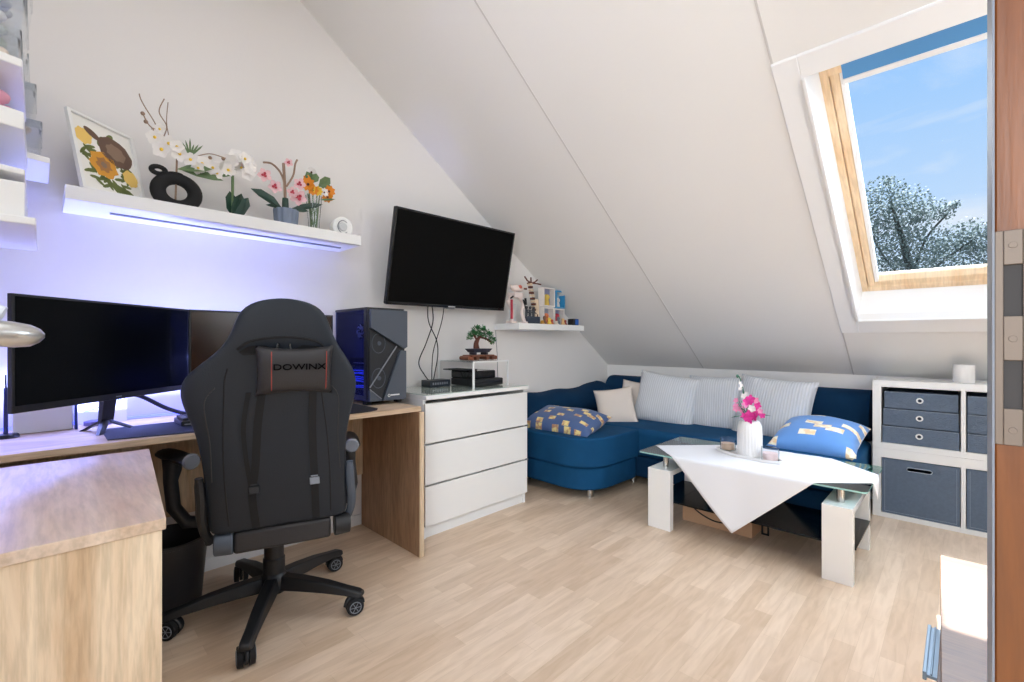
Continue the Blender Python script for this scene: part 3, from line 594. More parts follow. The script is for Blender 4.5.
# ------------------------------------------------------------------ television on wall arm
tv=thing('television','black flat television tilted down on the wall above the chest','television',(-2.45,1.88,1.30))
a=Vector((-2.400,1.403,1.290)); b=Vector((-2.400,2.368,1.296)); c=Vector((-2.280,1.387,1.838))
ux=(b-a).normalized(); uz=(c-a); uz-=ux*uz.dot(ux); TH_=uz.length; uz.normalize(); un=uz.cross(ux)
if un.x<0: un=-un
TW=(b-a).length
def tq(u,v,d): return a+ux*u+uz*v+un*d
def tb(mb,u0,u1,v0,v1,d0,d1): mb.hexa([tq(u0,v0,d0),tq(u1,v0,d0),tq(u1,v1,d0),tq(u0,v1,d0),tq(u0,v0,d1),tq(u1,v0,d1),tq(u1,v1,d1),tq(u0,v1,d1)])
mb=MB(); tb(mb,0,TW,0,TH_,-.028,-.001); build('housing', mb, M_blk, tv, bevel=.006)
mb=MB(); w=.012; tb(mb,0,w,0,TH_,0,.006); tb(mb,TW-w,TW,0,TH_,0,.006); tb(mb,w,TW-w,0,.019,0,.006); tb(mb,w,TW-w,TH_-w,TH_,0,.006); build('bezel', mb, M_blkg, tv, bevel=.002)
mb=MB(); tb(mb,w,TW-w,.019,TH_-w,0,.002); build('screen', mb, M_tvscr, tv)
mb=MB(); tb(mb,TW/2-.028,TW/2+.028,.005,.011,.0061,.0066); build('logo_mark', mb, M_grey, tv)
mb=MB(); tb(mb,TW/2-.03,TW/2+.03,-.008,-.001,-.03,0); build('status_window', mb, M_tint, tv)
mb=MB(); mb.box(XW+.001,XW+.02,1.78,1.98,1.45,1.70); mb.cyl((XW+.02,1.88,1.57),tq(TW/2,TH_/2,-.028),.025,.025,12); build('wall_arm', mb, M_blk, tv, smooth=True)
o=build('tv_cable', MB().tube(curve([(-2.44,1.73,1.315),(-2.46,1.75,1.20),(-2.47,1.82,1.08),(-2.47,1.83,.98),(-2.45,1.79,.86),(-2.44,1.77,.81)],12),.0035,6), M_blkm, smooth=True); tag(o,'black cable bulging rightwards as it hangs from the television','cable')
o=build('tv_cable', MB().tube(curve([(-2.44,1.76,1.315),(-2.455,1.78,1.20),(-2.46,1.73,1.06),(-2.46,1.675,.94),(-2.45,1.71,.86),(-2.44,1.75,.81)],12),.0035,6), M_blkm, smooth=True); tag(o,'black cable bulging leftwards as it hangs from the television','cable')
o=build('tv_cable', MB().tube(curve([(-2.44,1.86,1.31),(-2.455,1.85,1.20),(-2.46,1.79,1.02),(-2.45,1.77,.92),(-2.44,1.76,.81)],12),.003,6), M_blkm, smooth=True); tag(o,'straightest black cable, hanging furthest right from the television','cable')
o=build('power_cable', MB().tube([(XW+.004,2.41,1.155),(XW+.004,2.43,.95),(XW+.004,2.44,.30),(XW+.017,2.44,.002)],.002,5), M_tint); tag(o,'thin grey cord running down the wall below the toy shelf','cable')
o=build('computer_cable', MB().tube(curve([(-2.45,1.385,.90),(-2.44,1.44,.875),(-2.44,1.49,.86)],6)+curve([(-2.44,1.49,.86),(-2.45,1.52,.82),(-2.45,1.53,.79)],6)[1:],.003,6), M_blkm, smooth=True); tag(o,'short black cable looping out behind the computer tower','cable')
# set-top box etc on the chest
ZD=.784
rt=thing('set_top_box','small black media box where the television cables end','media box',(-2.42,1.82,ZD)); build('body', MB().box(-2.47,-2.375,1.70,1.86,ZD,ZD+.042), M_rout, rt, bevel=.003)
mb=MB(); 
for k in range(7): mb.box(-2.3755,-2.3735,1.72+.018*k,1.731+.018*k,ZD+.014,ZD+.028)
build('port', mb, M_tint, rt)
mb=MB(); RX0,RX1,RY0,RY1,RZ=-2.50,-2.14,1.835,2.165,.948
rs=thing('table_riser','clear white-edged riser stand on the chest, holding the bonsai','riser',(-2.3,1.93,ZD))
build('top', MB().box(RX0+.007,RX1-.009,RY0+.02,RY1,RZ-.006,RZ), M_clear, rs)
build('edge', MB().box(RX1-.008,RX1,RY0+.02,RY1,RZ-.008,RZ+.001), M_white, rs); build('edge', MB().box(RX0,RX0+.006,RY0+.02,RY1,RZ-.008,RZ+.001), M_white, rs)
for (x,y,w_) in ((RX1-.006,RY0+.025,.012),(RX1-.006,RY1-.006,.006),(RX0+.006,RY0+.025,.006),(RX0+.006,RY1-.006,.006)): build('leg', MB().box(x-.005,x+.005,y-w_/2,y+w_/2,ZD,RZ-.008), M_white, rs)
gc=thing('game_console','flat black console at the bottom under the clear riser','console',(-2.32,1.98,ZD)); build('body', MB().prism([(-2.42,1.90,ZD+.003),(-2.42,2.15,ZD+.003),(-2.18,2.15,ZD+.003),(-2.18,1.90,ZD+.003)],(0,0,.045)), M_blk, gc, bevel=.006); build('slot_line', MB().box(-2.1815,-2.1795,1.91,2.14,ZD+.024,ZD+.027), M_blkg, gc)
gc=thing('game_console','thicker glossy black console stacked on the flat one','console',(-2.32,1.95,ZD+.05)); build('body', MB().box(-2.42,-2.20,1.90,2.10,ZD+.0485,ZD+.100), M_blkg, gc, bevel=.008); build('disc_slot', MB().box(-2.2015,-2.1985,1.93,2.08,ZD+.08,ZD+.083), M_blkm, gc)
o=build('tablet', MB().box(-2.46,-2.25,1.865,1.985,ZD+.1005,ZD+.108), M_blkm, bevel=.003); tag(o,'thin black slab on top of the stacked consoles','tablet')
bo=thing('bonsai','toy bonsai tree on a brown stand above the consoles','bonsai',(-2.32,2.03,RZ))
bx0,by=-2.31,2.048; zb=RZ+.0015
mb=MB(); mb.box(bx0-.05,bx0+.05,by-.10,by+.10,zb+.022,zb+.034)
for s in (-1,1):
    for yy in (.095,.045): mb.box(bx0-.045,bx0+.045,by+s*yy-.014,by+s*yy+.014,zb,zb+.022)
    mb.cyl((bx0-.045,by+s*.118,zb+.014),(bx0+.045,by+s*.118,zb+.014),.014,.014,12)
build('stand', mb, wood('bonsai_stand',(110,62,44),(140,84,60),(4,4,4),6), bo, bevel=.003)
mb=MB(); mb.hexa([(bx0-.035,by-.065,zb+.05),(bx0+.035,by-.065,zb+.05),(bx0+.035,by+.065,zb+.05),(bx0-.035,by+.065,zb+.05),(bx0-.045,by-.085,zb+.075),(bx0+.045,by-.085,zb+.075),(bx0+.045,by+.085,zb+.075),(bx0-.045,by+.085,zb+.075)])
for s in (-1,1): mb.box(bx0-.03,bx0+.03,by+s*.05-.008,by+s*.05+.008,zb+.034,zb+.05)
build('tray', mb, mat('bonsai_tray',(46,46,60),.4), bo, bevel=.002)
mb=MB(); mb.tube(curve([(bx0,by-.02,zb+.074),(bx0,by-.022,zb+.11),(bx0,by+.0,zb+.145),(bx0,by+.04,zb+.165)],6),[.022-.0009*i for i in range(19)],9); mb.tube(curve([(bx0,by-.01,zb+.12),(bx0,by-.03,zb+.15),(bx0,by-.05,zb+.17)],5),.007,7); mb.tube(curve([(bx0,by+.02,zb+.15),(bx0,by+.07,zb+.14),(bx0,by+.11,zb+.12)],5),.007,7)
build('trunk', mb, M_bark, bo, smooth=True)
random.seed(8); mb=MB()
for c,r,n in (((bx0,by-.055,zb+.175),.022,26),((bx0,by-.02,zb+.20),.03,40),((bx0,by+.03,zb+.19),.034,44),((bx0,by+.08,zb+.165),.03,40),((bx0,by+.125,zb+.13),.02,26),((bx0,by-.075,zb+.15),.014,14)):
    for k in range(n*3):
        d=Vector((random.gauss(0,1),random.gauss(0,1),random.gauss(0,.7))).normalized(); q=Vector(c)+d*r*random.uniform(.3,1); mb.petal(q,d,(random.random(),random.random(),1),.018,.012)
build('foliage', mb, M_bleaf, bo)

# ------------------------------------------------------------------ toys on the small shelf
ZS=1.2055
tr=thing('toy_robot','white and red two-legged toy walker at the left end of the toy shelf','toy',(-2.36,2.41,ZS))
mb=MB()
for s,y in ((-1,2.36),(1,2.50)):
    mb.tube([(-2.34,y,ZS+.012),(-2.35,y-.02*s,ZS+.08),(-2.36,y+.012*s,ZS+.16),(-2.37,y-.035*s,ZS+.20)],[.016,.011,.018,.012],8); mb.box(-2.37,-2.31,y-.026,y+.026,ZS,ZS+.014)
mb.box(-2.40,-2.33,2.385,2.475,ZS+.19,ZS+.225); mb.ball((-2.36,2.44,ZS+.26),.04,.062,.028); mb.tube([(-2.36,2.42,ZS+.23),(-2.36,2.37,ZS+.28)],.007,6)
build('legs_and_hull', mb, mat('toy_white',(230,214,208),.4), tr, smooth=True)
build('red_leg_panel', MB().box(-2.335,-2.325,2.345,2.360,ZS+.03,ZS+.17), M_crim, tr); build('red_eye', MB().ball((-2.330,2.44,ZS+.268),.014,.020,.016), mat('dull_orange',(190,90,70),.5), tr, smooth=True); build('head_cannon', MB().cyl((-2.35,2.49,ZS+.262),(-2.34,2.525,ZS+.262),.006,.008,8), M_bark, tr, smooth=True)
mb=MB(); mb.tube([(-2.35,2.36,ZS+.18),(-2.34,2.42,ZS+.22),(-2.34,2.48,ZS+.205)],.006,6); mb.cyl((-2.33,2.50,ZS+.14),(-2.33,2.50,ZS+.19),.012,.008,8); mb.tube([(-2.34,2.52,ZS+.10),(-2.345,2.49,ZS+.18)],.005,6); build('joints', mb, M_blkm, tr, smooth=True)
gk=thing('toy_stand','tiny pale grey stand between the white toy walker legs','toy',(-2.38,2.43,ZS)); mb=MB(); mb.box(-2.42,-2.38,2.395,2.465,ZS,ZS+.008); mb.box(-2.40,-2.395,2.395,2.465,ZS+.008,ZS+.15); build('panel', mb, M_grey, gk, bevel=.001)
tr.location.y+=.032; gk.location.y+=.03
gf=thing('toy_giraffe_tree','tall brown and cream jointed model topped with dark twigs, behind the toys','toy',(-2.42,2.70,ZS))
mb=MB(); random.seed(31)
for k in range(14): z=ZS+.02+k*.022; y=2.765-.006*k; mb.mi=k%2; mb.box(-2.44,-2.41,y-.013,y+.013,z,z+.017)
mb.mi=0
for d in ((-.10,.03),(-.07,-.02),(.05,.02),(.09,-.015),(-.03,.03)): mb.tube([(-2.42,2.70,ZS+.325),(-2.41,2.70+d[0]*.6,ZS+.33+d[1]*.3),(-2.40,2.70+d[0],ZS+.335+d[1])],.006,5)
mb.mi=1
for s in (0,1): mb.tube([(-2.41,2.74+.035*s,ZS),(-2.42,2.75+.02*s,ZS+.20)],.009,6)
build('column', mb, [M_bark,mat('toy_cream',(226,204,176),.5)], gf)
tf=thing('toy_figure','small dark jointed toy figures pair standing left of the jointed tower','toy',(-2.36,2.62,ZS))
mb=MB()
for y in (2.585,2.625,2.665):
    mb.tube([(-2.37,y-.01,ZS),(-2.37,y,ZS+.06),(-2.37,y+.004,ZS+.11)],[.007,.009,.012],6); mb.ball((-2.37,y+.004,ZS+.125),.012); mb.tube([(-2.37,y,ZS+.10),(-2.355,y+.02,ZS+.08)],.004,5)
build('figure', mb, mat('toy_dark',(58,60,66),.5), tf, smooth=True)
def toybox(label,y0,y1,z0,z1,x0,x1,fm,inner,dm):
    t=thing('display_box',label,'display box',((x0+x1)/2,(y0+y1)/2,z0)); w=.012
    mb=MB(); mb.box(x1-.004,x1,y0,y0+w,z0,z1); mb.box(x1-.004,x1,y1-w,y1,z0,z1); mb.box(x1-.004,x1,y0+w,y1-w,z0,z0+w); mb.box(x1-.004,x1,y0+w,y1-w,z1-w,z1); mb.box(x0,x0+.004,y0,y1,z0,z1); mb.box(x0+.004,x1-.004,y0,y0+.004,z0,z1); mb.box(x0+.004,x1-.004,y1-.004,y1,z0,z1); mb.box(x0+.004,x1-.004,y0+.004,y1-.004,z0,z0+.004); mb.box(x0+.004,x1-.004,y0+.004,y1-.004,z1-.004,z1)
    build('frame', mb, fm, t)
    build('backing', MB().box(x0+.0045,x0+.006,y0+.005,y1-.005,z0+.005,z1-.005), inner, t)
    mb=MB(); yc=(y0+y1)/2; zc=z0+.005; s=(y1-y0)/.1; mb.cyl(((x0+x1)/2,yc,zc),((x0+x1)/2,yc,zc+.04*s),.018*s,.012*s,10); mb.ball(((x0+x1)/2,yc,zc+.052*s),.018*s); build('figurine', mb, dm, t, smooth=True)
M_wf=mat('box_white',(228,222,216),.4); M_lav=mat('box_lavender',(150,156,190),.6); M_cy=mat('box_cyan',(60,150,200),.4); M_inn=mat('box_inner',(150,190,205),.6); M_gr=mat('box_grey',(170,175,190),.6); M_or=mat('toy_orange',(220,120,70),.5)
toybox('white-edged display box with lavender inside, upper left of the box stack',2.80,2.945,ZS+.145,ZS+.30,-2.44,-2.38,M_wf,M_lav,mat('toy_gold',(214,180,80),.5))
toybox('bright blue display box, upper right of the box stack',2.95,3.07,ZS+.14,ZS+.285,-2.44,-2.375,M_cy,M_inn,M_wf)
toybox('grey display box at the bottom left of the box stack',2.80,2.93,ZS,ZS+.142,-2.44,-2.38,M_wf,M_gr,M_or)
toybox('grey display box at the bottom right of the box stack',2.935,3.07,ZS,ZS+.137,-2.44,-2.38,M_wf,M_lav,M_crim)
o=build('toy_block', MB().box(-2.34,-2.30,2.535,2.665,ZS,ZS+.055), mat('dark_blue_block',(44,56,72),.4), bevel=.003); tag(o,'dark blue oblong block at the shelf front, left of the trinkets','box')
random.seed(17)
tc=[(200,150,60),(120,80,56),(236,200,80),(190,90,60),(226,216,200),(100,110,120),(210,170,120),(150,60,50)]
names=['amber','brown','bright yellow','rust red','cream','grey','tan','maroon']
for k in range(8):
    y=2.70+k*.043; x=-2.31-.012*(k%2); hh=.03+.012*((k*3)%4)
    mb=MB(); mb.lathe([(0,0),(.015,0),(.017,.01),(.010,hh*.55),(.014,hh*.75),(.010,hh*.95),(0,hh)],(x,y,ZS),12)
    mb.box(x-.012,x+.016,y-.016,y+.016,ZS,ZS+.006)
    o=build('trinket', mb, mat('trinket_%d'%k,tc[k],.5), smooth=True); tag(o,'%s toy trinket at the front edge of the toy shelf'%names[k],'toy','small trinkets on the toy shelf')
bl=thing('mini_screen','small dark block with a blue face at the right end of the toy shelf','gadget',(-2.33,3.15,ZS)); build('body', MB().box(-2.37,-2.31,3.10,3.175,ZS,ZS+.055), M_blk, bl, bevel=.004); build('face', MB().box(-2.3098,-2.308,3.125,3.170,ZS+.006,ZS+.050), mat('face_blue',(40,100,190),.3), bl)

# ------------------------------------------------------------------ corner sofa
sf=thing('corner_sofa','dark blue L-shaped corner sofa along the back and left walls','sofa',(-1.6,3.4,0))
def rounded_poly(pts, rads, n=7):
    out=[]; m=len(pts)
    for i in range(m):
        p=Vector(pts[i]); a=(Vector(pts[i-1])-p).normalized(); b=(Vector(pts[(i+1)%m])-p).normalized(); r=rads[i]
        if r<=0: out.append(tuple(p)); continue
        s=p+a*r; e=p+b*r
        for k in range(n+1): t=k/n; q=s*(1-t)**2+p*2*t*(1-t)+e*t*t; out.append((q.x,q.y))
    return out
wing=rounded_poly([(-2.515,2.525),(-1.735,2.50),(-1.72,3.085),(-2.515,3.085)],[.06,.27,.02,.0])
build('wing_base', MB().prism([(x,y,.065) for x,y in wing],(0,0,.155)), M_nav, sf, bevel=.02, bs=3)
wing2=rounded_poly([(-2.515,2.51),(-1.715,2.475),(-1.70,3.09),(-2.515,3.09)],[.06,.29,.02,.0])
build('wing_seat', MB().prism([(x,y,.222) for x,y in wing2],(0,0,.20)), M_nav, sf, bevel=.045, bs=5)
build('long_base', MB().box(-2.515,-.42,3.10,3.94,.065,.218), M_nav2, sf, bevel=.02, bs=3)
build('long_seat', MB().box(-2.515,-.415,3.092,3.80,.222,.425), M_nav, sf, bevel=.04, bs=5)
# back along the left wall, softly slumped
def backL(u,v):
    y=2.585+u*1.16; h=.655-.13*max(0,(.14-u)/.14)**2+.045*max(0,(u-.75)/.25)+.006*math.sin(u*17); a=v*PI
    x=-2.515+.21*math.sin(a)**.8*(1-.25*v) if 0<v<1 else -2.515
    z=.42+(h-.42)*(.5-.5*math.cos(a)) if v<=1 else h
    return (x,y,z)
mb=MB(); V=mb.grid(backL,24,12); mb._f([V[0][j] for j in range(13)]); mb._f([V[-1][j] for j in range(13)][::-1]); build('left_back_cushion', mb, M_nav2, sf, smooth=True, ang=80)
def backB(u,v):
    x=-2.45+u*2.02; a=v*PI; h=.742
    y=3.945-.20*math.sin(a)**.6*(1-.25*v) if 0<v<1 else 3.945
    return (x,y,.40+(h-.40)*(.5-.5*math.cos(a)))
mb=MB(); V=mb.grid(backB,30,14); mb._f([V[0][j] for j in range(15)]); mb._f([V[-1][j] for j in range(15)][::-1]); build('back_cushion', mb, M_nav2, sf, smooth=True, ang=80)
for (x,y) in ((-1.84,2.66),(-2.42,2.66),(-1.80,3.18),(-.75,3.20),(-.50,3.80),(-2.42,3.85)): build('leg', MB().cyl((x,y,0),(x,y,.066),.025,.025,20), M_chrome, sf, smooth=True)

def pillow_mesh(w,h,t,n=22,pinch=.07,seam=True,seedv=0):
    mb=MB(); R=random.Random(seedv); ph=R.uniform(0,6)
    def f(sgn):
        def g(u,v):
            a=2*u-1; b=2*v-1; x=a*w/2*(1-pinch*(1-b*b)**1.0*abs(a)**3*1.0); y=b*h/2*(1-pinch*(1-a*a)*abs(b)**3)
            q=max(0,(1-abs(a)**3))*max(0,(1-abs(b)**3)); z=sgn*t/2*q**.55*(1+.06*math.sin(5*a+ph)*math.cos(4*b))
            return (x,y,z)
        return g
    mb.grid(f(1),n,n); mb.grid(f(-1),n,n); bmesh.ops.remove_doubles(mb.bm, verts=mb.bm.verts[:], dist=.0004); return mb
def pillow(label,w,h,t,m,loc,tilt,yaw,roll=0,grp=None,name='cushion',seedv=0,cat='cushion',flat=False):
    o=build(name, pillow_mesh(w,h,t,seedv=seedv), m, smooth=True, ang=75)
    # local: x width, y height, z thickness -> stand upright facing -y, leaning back
    R=Matrix.Rotation(yaw,4,'Z')@Matrix.Rotation((0 if flat else PI/2)-tilt,4,'X')@Matrix.Rotation(roll,4,'Z')
    o.matrix_world=Matrix.Translation(loc)@R; o['label']=label; o['category']=cat; WM[o]=Matrix.Translation(loc)@R
    if grp: o['group']=grp
    return o
pillow('large pale grey ribbed cushion, leftmost of the big three on the sofa',.52,.44,.18,M_strip,(-1.73,3.58,.592),math.radians(17),math.radians(8),math.radians(-7),'big ribbed cushions',seedv=1)
pillow('large pale grey ribbed cushion in the middle, behind the flower vase',.50,.45,.17,M_strip,(-1.33,3.66,.585),math.radians(12),0,math.radians(2),'big ribbed cushions',seedv=2)
pillow('large pale grey ribbed cushion, rightmost and widest of the big three',.50,.47,.18,M_strip,(-.945,3.585,.592),math.radians(18),math.radians(-2),math.radians(-4),'big ribbed cushions',seedv=3)
pillow('small beige cushion at the front of the sofa corner, leaning left',.32,.32,.11,M_beige,(-2.03,3.30,.535),math.radians(24),math.radians(36),math.radians(8),'beige cushions',seedv=4)
pillow('small beige cushion tucked behind the other beige one',.32,.30,.10,M_beige,(-2.02,3.63,.575),math.radians(18),math.radians(10),math.radians(-6),'beige cushions',seedv=5)
pillow('light blue patchwork pillow lying at the right end of the sofa',.45,.46,.20,M_patchR,(-.625,3.33,.485),math.radians(-13),math.radians(-2),0,'patchwork pillows','pillow',6,'pillow',flat=True)
pillow('dark blue patchwork pillow lying on the left wing beside the chest',.68,.36,.18,M_patchL,(-2.16,2.74,.468),math.radians(-15),math.radians(3),0,'patchwork pillows','pillow',7,'pillow',flat=True)

# ------------------------------------------------------------------ coffee table
ct=thing('coffee_table','glass-topped coffee table on white inverted U legs','coffee table',(-.83,2.76,0))
GX0,GX1,GY0,GY1=-1.375,-.29,2.49,3.065
tg=build('glass_top', MB().prism([(x,y,.412) for x,y in rounded_poly([(GX0,GY0),(GX1,GY0),(GX1,GY1),(GX0,GY1)],[.02]*4,4)],(0,0,.008)), M_tglass, ct)
mb=MB()
P4=rounded_poly([(GX0,GY0),(GX1,GY0),(GX1,GY1),(GX0,GY1)],[.02]*4,4)
n=len(P4)
for i in range(n):
    p=Vector(P4[i]); q=Vector(P4[(i+1)%n]); c=Vector(((GX0+GX1)/2,(GY0+GY1)/2)); o1=(p-c).normalized()*.0008; o2=(q-c).normalized()*.0008
    mb.quad((p.x+o1.x,p.y+o1.y,.4122),(q.x+o2.x,q.y+o2.y,.4122),(q.x+o2.x,q.y+o2.y,.4198),(p.x+o1.x,p.y+o1.y,.4198))
build('glass_edge', mb, M_gedge, ct)
for (x0,x1) in ((-1.305,-1.170),(-.452,-.336)):
    mb=MB(); mb.box(x0,x1,2.472,2.512,0,.34); mb.box(x0,x1,2.965,3.005,0,.34); mb.box(x0,x1,2.512,2.965,.312,.34)
    lg=build('leg', mb, M_whitegloss, ct, bevel=.0015)
    for y in (2.56,2.92): build('post', MB().cyl(((x0+x1)/2,y,.3402),((x0+x1)/2,y,.4118),.016,.016,20), M_chrome, lg, smooth=True)
build('lower_shelf', MB().box(-1.169,-.453,2.52,2.955,.150,.158), M_bglass, ct, bevel=.001)
build('shelf_end', MB().box(-1.31,-1.169,2.5125,2.955,.150,.158), M_bglass, ct); build('shelf_end', MB().box(-.453,-.33,2.5125,2.955,.150,.158), M_bglass, ct)
# cloth
C=dict(L=(-1.366,2.69),F=(-.84,2.15),R=(-.19,2.76),B=(-.76,3.30))
def clothf(u,v):
    L,F,R_,B_=[Vector(C[k]) for k in 'LFRB']
    p=L*(1-u)*(1-v)+F*u*(1-v)+R_*u*v+B_*(1-u)*v; x,y=p; z=.4225
    if y<GY0-.004:
        d=GY0-.004-y; x2=x; return (x2+.0*d, GY0-.006-.02*math.sin(min(d,.3)*3)+.004*math.sin(x*22)*min(1,d*6), z-d*.99)
    if y>GY1+.004:
        d=y-GY1-.004; return (x, GY1+.006+.004*math.sin(x*22)*min(1,d*6), z-d)
    if x>GX1+.004:
        d=x-GX1-.004; return (GX1+.006+.003*math.sin(y*30), y, z-d)
    return (x,y,z+.0006*math.sin(x*9)*math.sin(y*11))
o=build('tablecloth', (lambda m:(m.grid(clothf,64,64),m)[1])(MB()), M_cloth, smooth=True, ang=70, solid=.0012); tag(o,'white square cloth laid diagonally over the coffee table','tablecloth')
# things on the cloth
ZQ=.424
ty=thing('oval_tray','white oval tray on the coffee table under the vase','tray',(-.86,2.79,ZQ)); ty_yaw=math.radians(-18)
mb=MB().lathe([(0,0),(.95,0),(1,.012),(1,.017),(.96,.017),(.94,.008),(0,.006)],(0,0,0),40,sx=.20,sy=.072); 
for v_ in mb.bm.verts: pass
mb.xf(Matrix.Translation((-.865,2.79,ZQ))@Matrix.Rotation(ty_yaw,4,'Z')); build('dish', mb, M_ceramic, ty, smooth=True, ang=60)
vs=thing('flower_vase','ribbed white vase with pink orchids on the coffee table','vase',(-.85,2.785,ZQ+.008))
build('vase_body', MB().lathe([(0,0),(.058,0),(.062,.01),(.063,.11),(.060,.165),(.050,.19),(.040,.198),(.036,.196),(.04,.18),(.05,.02),(0,.012)],(-.85,2.785,ZQ+.0085),96,flute=.025,nf=24), M_ceramic, vs, smooth=True, ang=70)
random.seed(13); mb=MB(); FD2=Vector((.1,-1,.15)); vc=Vector((-.85,2.765,0))
for dx,dz,r,m in ((-.015,.235,.032,0),(.01,.225,.04,0),(.035,.235,.034,0),(.015,.255,.03,0),(-.065,.275,.026,1),(-.08,.285,.024,1),(-.05,.27,.028,1),(.0,.32,.036,0),(.02,.335,.034,0),(-.015,.30,.034,1),(.045,.33,.026,1),(.06,.265,.028,0),(.09,.25,.024,0),(.08,.275,.022,1),(.03,.285,.03,2),(-.03,.345,.024,2),(-.065,.32,.022,1),(-.01,.36,.02,2),(.05,.30,.03,0),(-.045,.39,.016,2),(-.05,.42,.014,2),(-.04,.405,.014,2)):
    flower(mb,(vc.x+dx*.85,vc.y+random.uniform(-.03,.01),ZQ+dz-.005),FD2+Vector((random.uniform(-.5,.5),0,random.uniform(-.4,.4))),r*.8,5,m,.75,.25)
build('blossoms', mb, [M_petm,M_petl,M_petw], vs, smooth=True)
mb=MB()
for d,L in (((-1,-.2,-.25),.10),((1,-.2,.1),.12),((-.6,-.4,.6),.08),((.5,-.2,1),.09),((-.2,-.4,-.1),.07),((-.3,0,1.2),.16)): mb.petal((-.85,2.78,ZQ+.235),d,(0,-.3,1),L,.018)
mb.tube(curve([(-.85,2.785,ZQ+.19),(-.87,2.78,ZQ+.32),(-.895,2.775,ZQ+.43),(-.91,2.775,ZQ+.455)],6),.003,5); mb.ball((-.912,2.775,ZQ+.45),.007,.007,.011,8,6)
for k in range(7): mb.tube([(-.85,2.785,ZQ+.18),(-.85+random.uniform(-.06,.07),2.77,ZQ+.27+random.uniform(0,.06))],.002,5)
build('stems_and_leaves', mb, mat('orchid_green',(60,110,90),.5), vs)
def cup(label,x,y,wm):
    t=thing('candle_glass',label,'candle holder',(x,y,ZQ+.009))
    build('glass', MB().lathe([(0,0),(.040,0),(.042,.004),(.042,.07),(.0395,.07),(.0395,.006),(0,.006)],(x,y,ZQ+.0088),32), M_clear, t, smooth=True, ang=60)
    build('wax', MB().lathe([(0,.0065),(.039,.0065),(.039,.040),(0,.038)],(x,y,ZQ+.0088),32), wm, t, smooth=True, ang=60)
cup('amber candle glass left of the white flower vase',-.985,2.835,M_amber); cup('pink candle glass right of the white flower vase',-.735,2.745,M_pinkwax)
# cardboard box beneath the table
cb=thing('cardboard_box','brown cardboard box with a black curved arrow, under the coffee table','box',(-1.0,2.86,0))
build('carton', MB().box(-1.20,-.812,2.70,3.06,.001,.142), M_card, cb, bevel=.002)
build('tape', MB().box(-1.2005,-.8115,2.6993,2.6998,.118,.1425), mat('tape_brown',(140,98,70),.5), cb)
mb=MB(); mb.tube(curve([(-1.13,2.6985,.088),(-1.08,2.6985,.06),(-1.01,2.6985,.042),(-.94,2.6985,.05),(-.90,2.6985,.066)],6),.0045,5); mb.tube([(-.925,2.6985,.078),(-.897,2.6985,.07),(-.90,2.6985,.045)],.004,5); build('printed_arrow', mb, M_blkm, cb)
fr=thing('folding_frame','thin dark metal frame standing beside the cardboard box under the table','frame',(-.77,2.8,0)); mb=MB(); mb.box(-.795,-.787,2.80,2.808,0,.145); mb.box(-.765,-.757,2.80,2.808,0,.145); mb.box(-.795,-.757,2.80,2.808,.137,.145); mb.box(-.795,-.757,2.80,2.808,0,.008); build('bars', mb, M_blkm, fr)

# ------------------------------------------------------------------ cube storage unit
ku=thing('cube_shelf','white cube shelf unit with grey felt boxes beside the sofa','shelf unit',(0,3.75,0))
KY0,KY1=3.60,3.93
def kx(ix): return -.392+ix
for nme,z0,z1,tt in (('upper_case',.420,.835,.04),('lower_case',0,.4195,.028)):
    mb=MB(); zt=z1-(.04 if nme=='upper_case' else .055); zbm=z0+(.035 if nme=='upper_case' else .028)
    mb.box(-.392,.405,KY0,KY1,zt,z1); mb.box(-.392,.405,KY0,KY1,z0,zbm); mb.box(-.392,-.350,KY0,KY1,zbm,zt); mb.box(.363,.405,KY0,KY1,zbm,zt); mb.box(.0,.020,KY0,KY1,zbm,zt); mb.box(-.350,.363,KY1-.006,KY1,zbm,zt)
    build(nme, mb, M_white, ku, bevel=.0015)
def ringm(c,r,rr,n=24): 
    mb=MB(); mb.tube([(c[0]+r*math.cos(t),c[1],c[2]+r*math.sin(t)) for t in [2*PI*i/n for i in range(n)]],rr,8,closed=True); return mb
def felt_drawer(label,x0,x1,z0,z1,yo,grp):
    t=thing('fabric_bin',label,'storage box',((x0+x1)/2,KY0+.16,z0),0,grp)
    mb=MB(); h=.004; mb.box(x0,x1,KY0+yo,KY0+yo+h,z0,z1); mb.box(x0,x0+h,KY0+yo+h,KY1-.02,z0,z1); mb.box(x1-h,x1,KY0+yo+h,KY1-.02,z0,z1); mb.box(x0+h,x1-h,KY1-.024,KY1-.02,z0,z1); mb.box(x0+h,x1-h,KY0+yo+h,KY1-.024,z0,z0+h)
    build('box_body', mb, M_felt, t, bevel=.0012)
    build('top_seam', MB().box(x0+.001,x1-.001,KY0+yo-.0008,KY0+yo,z1-.004,z1-.0025), M_stitch, t)
    xc=(x0+x1)/2; zc=(z0+z1)/2+.004
    build('eyelet', ringm((xc,KY0+yo-.001,zc),.013,.0042), M_white, t, smooth=True)
    build('eyelet_hole', MB().cyl((xc,KY0+yo-.0005,zc),(xc,KY0+yo+.001,zc),.010,.010,16), M_feltd, t)
zs=[.456,.562,.667,.775]
pos=['bottom','middle','top']
for col,(x0,x1) in enumerate(((-.345,-.006),(.026,.357))):
    for k in range(3):
        felt_drawer('grey felt drawer with white eyelet, %s one in the %s upper cube'%(pos[k],['left','right'][col]),x0+.004*k*(1-col),x1-.002*k,zs[k]+.001,zs[k+1]-.003-(.004 if k==2 else 0),.006+.006*k,'felt drawers in the cube shelf')
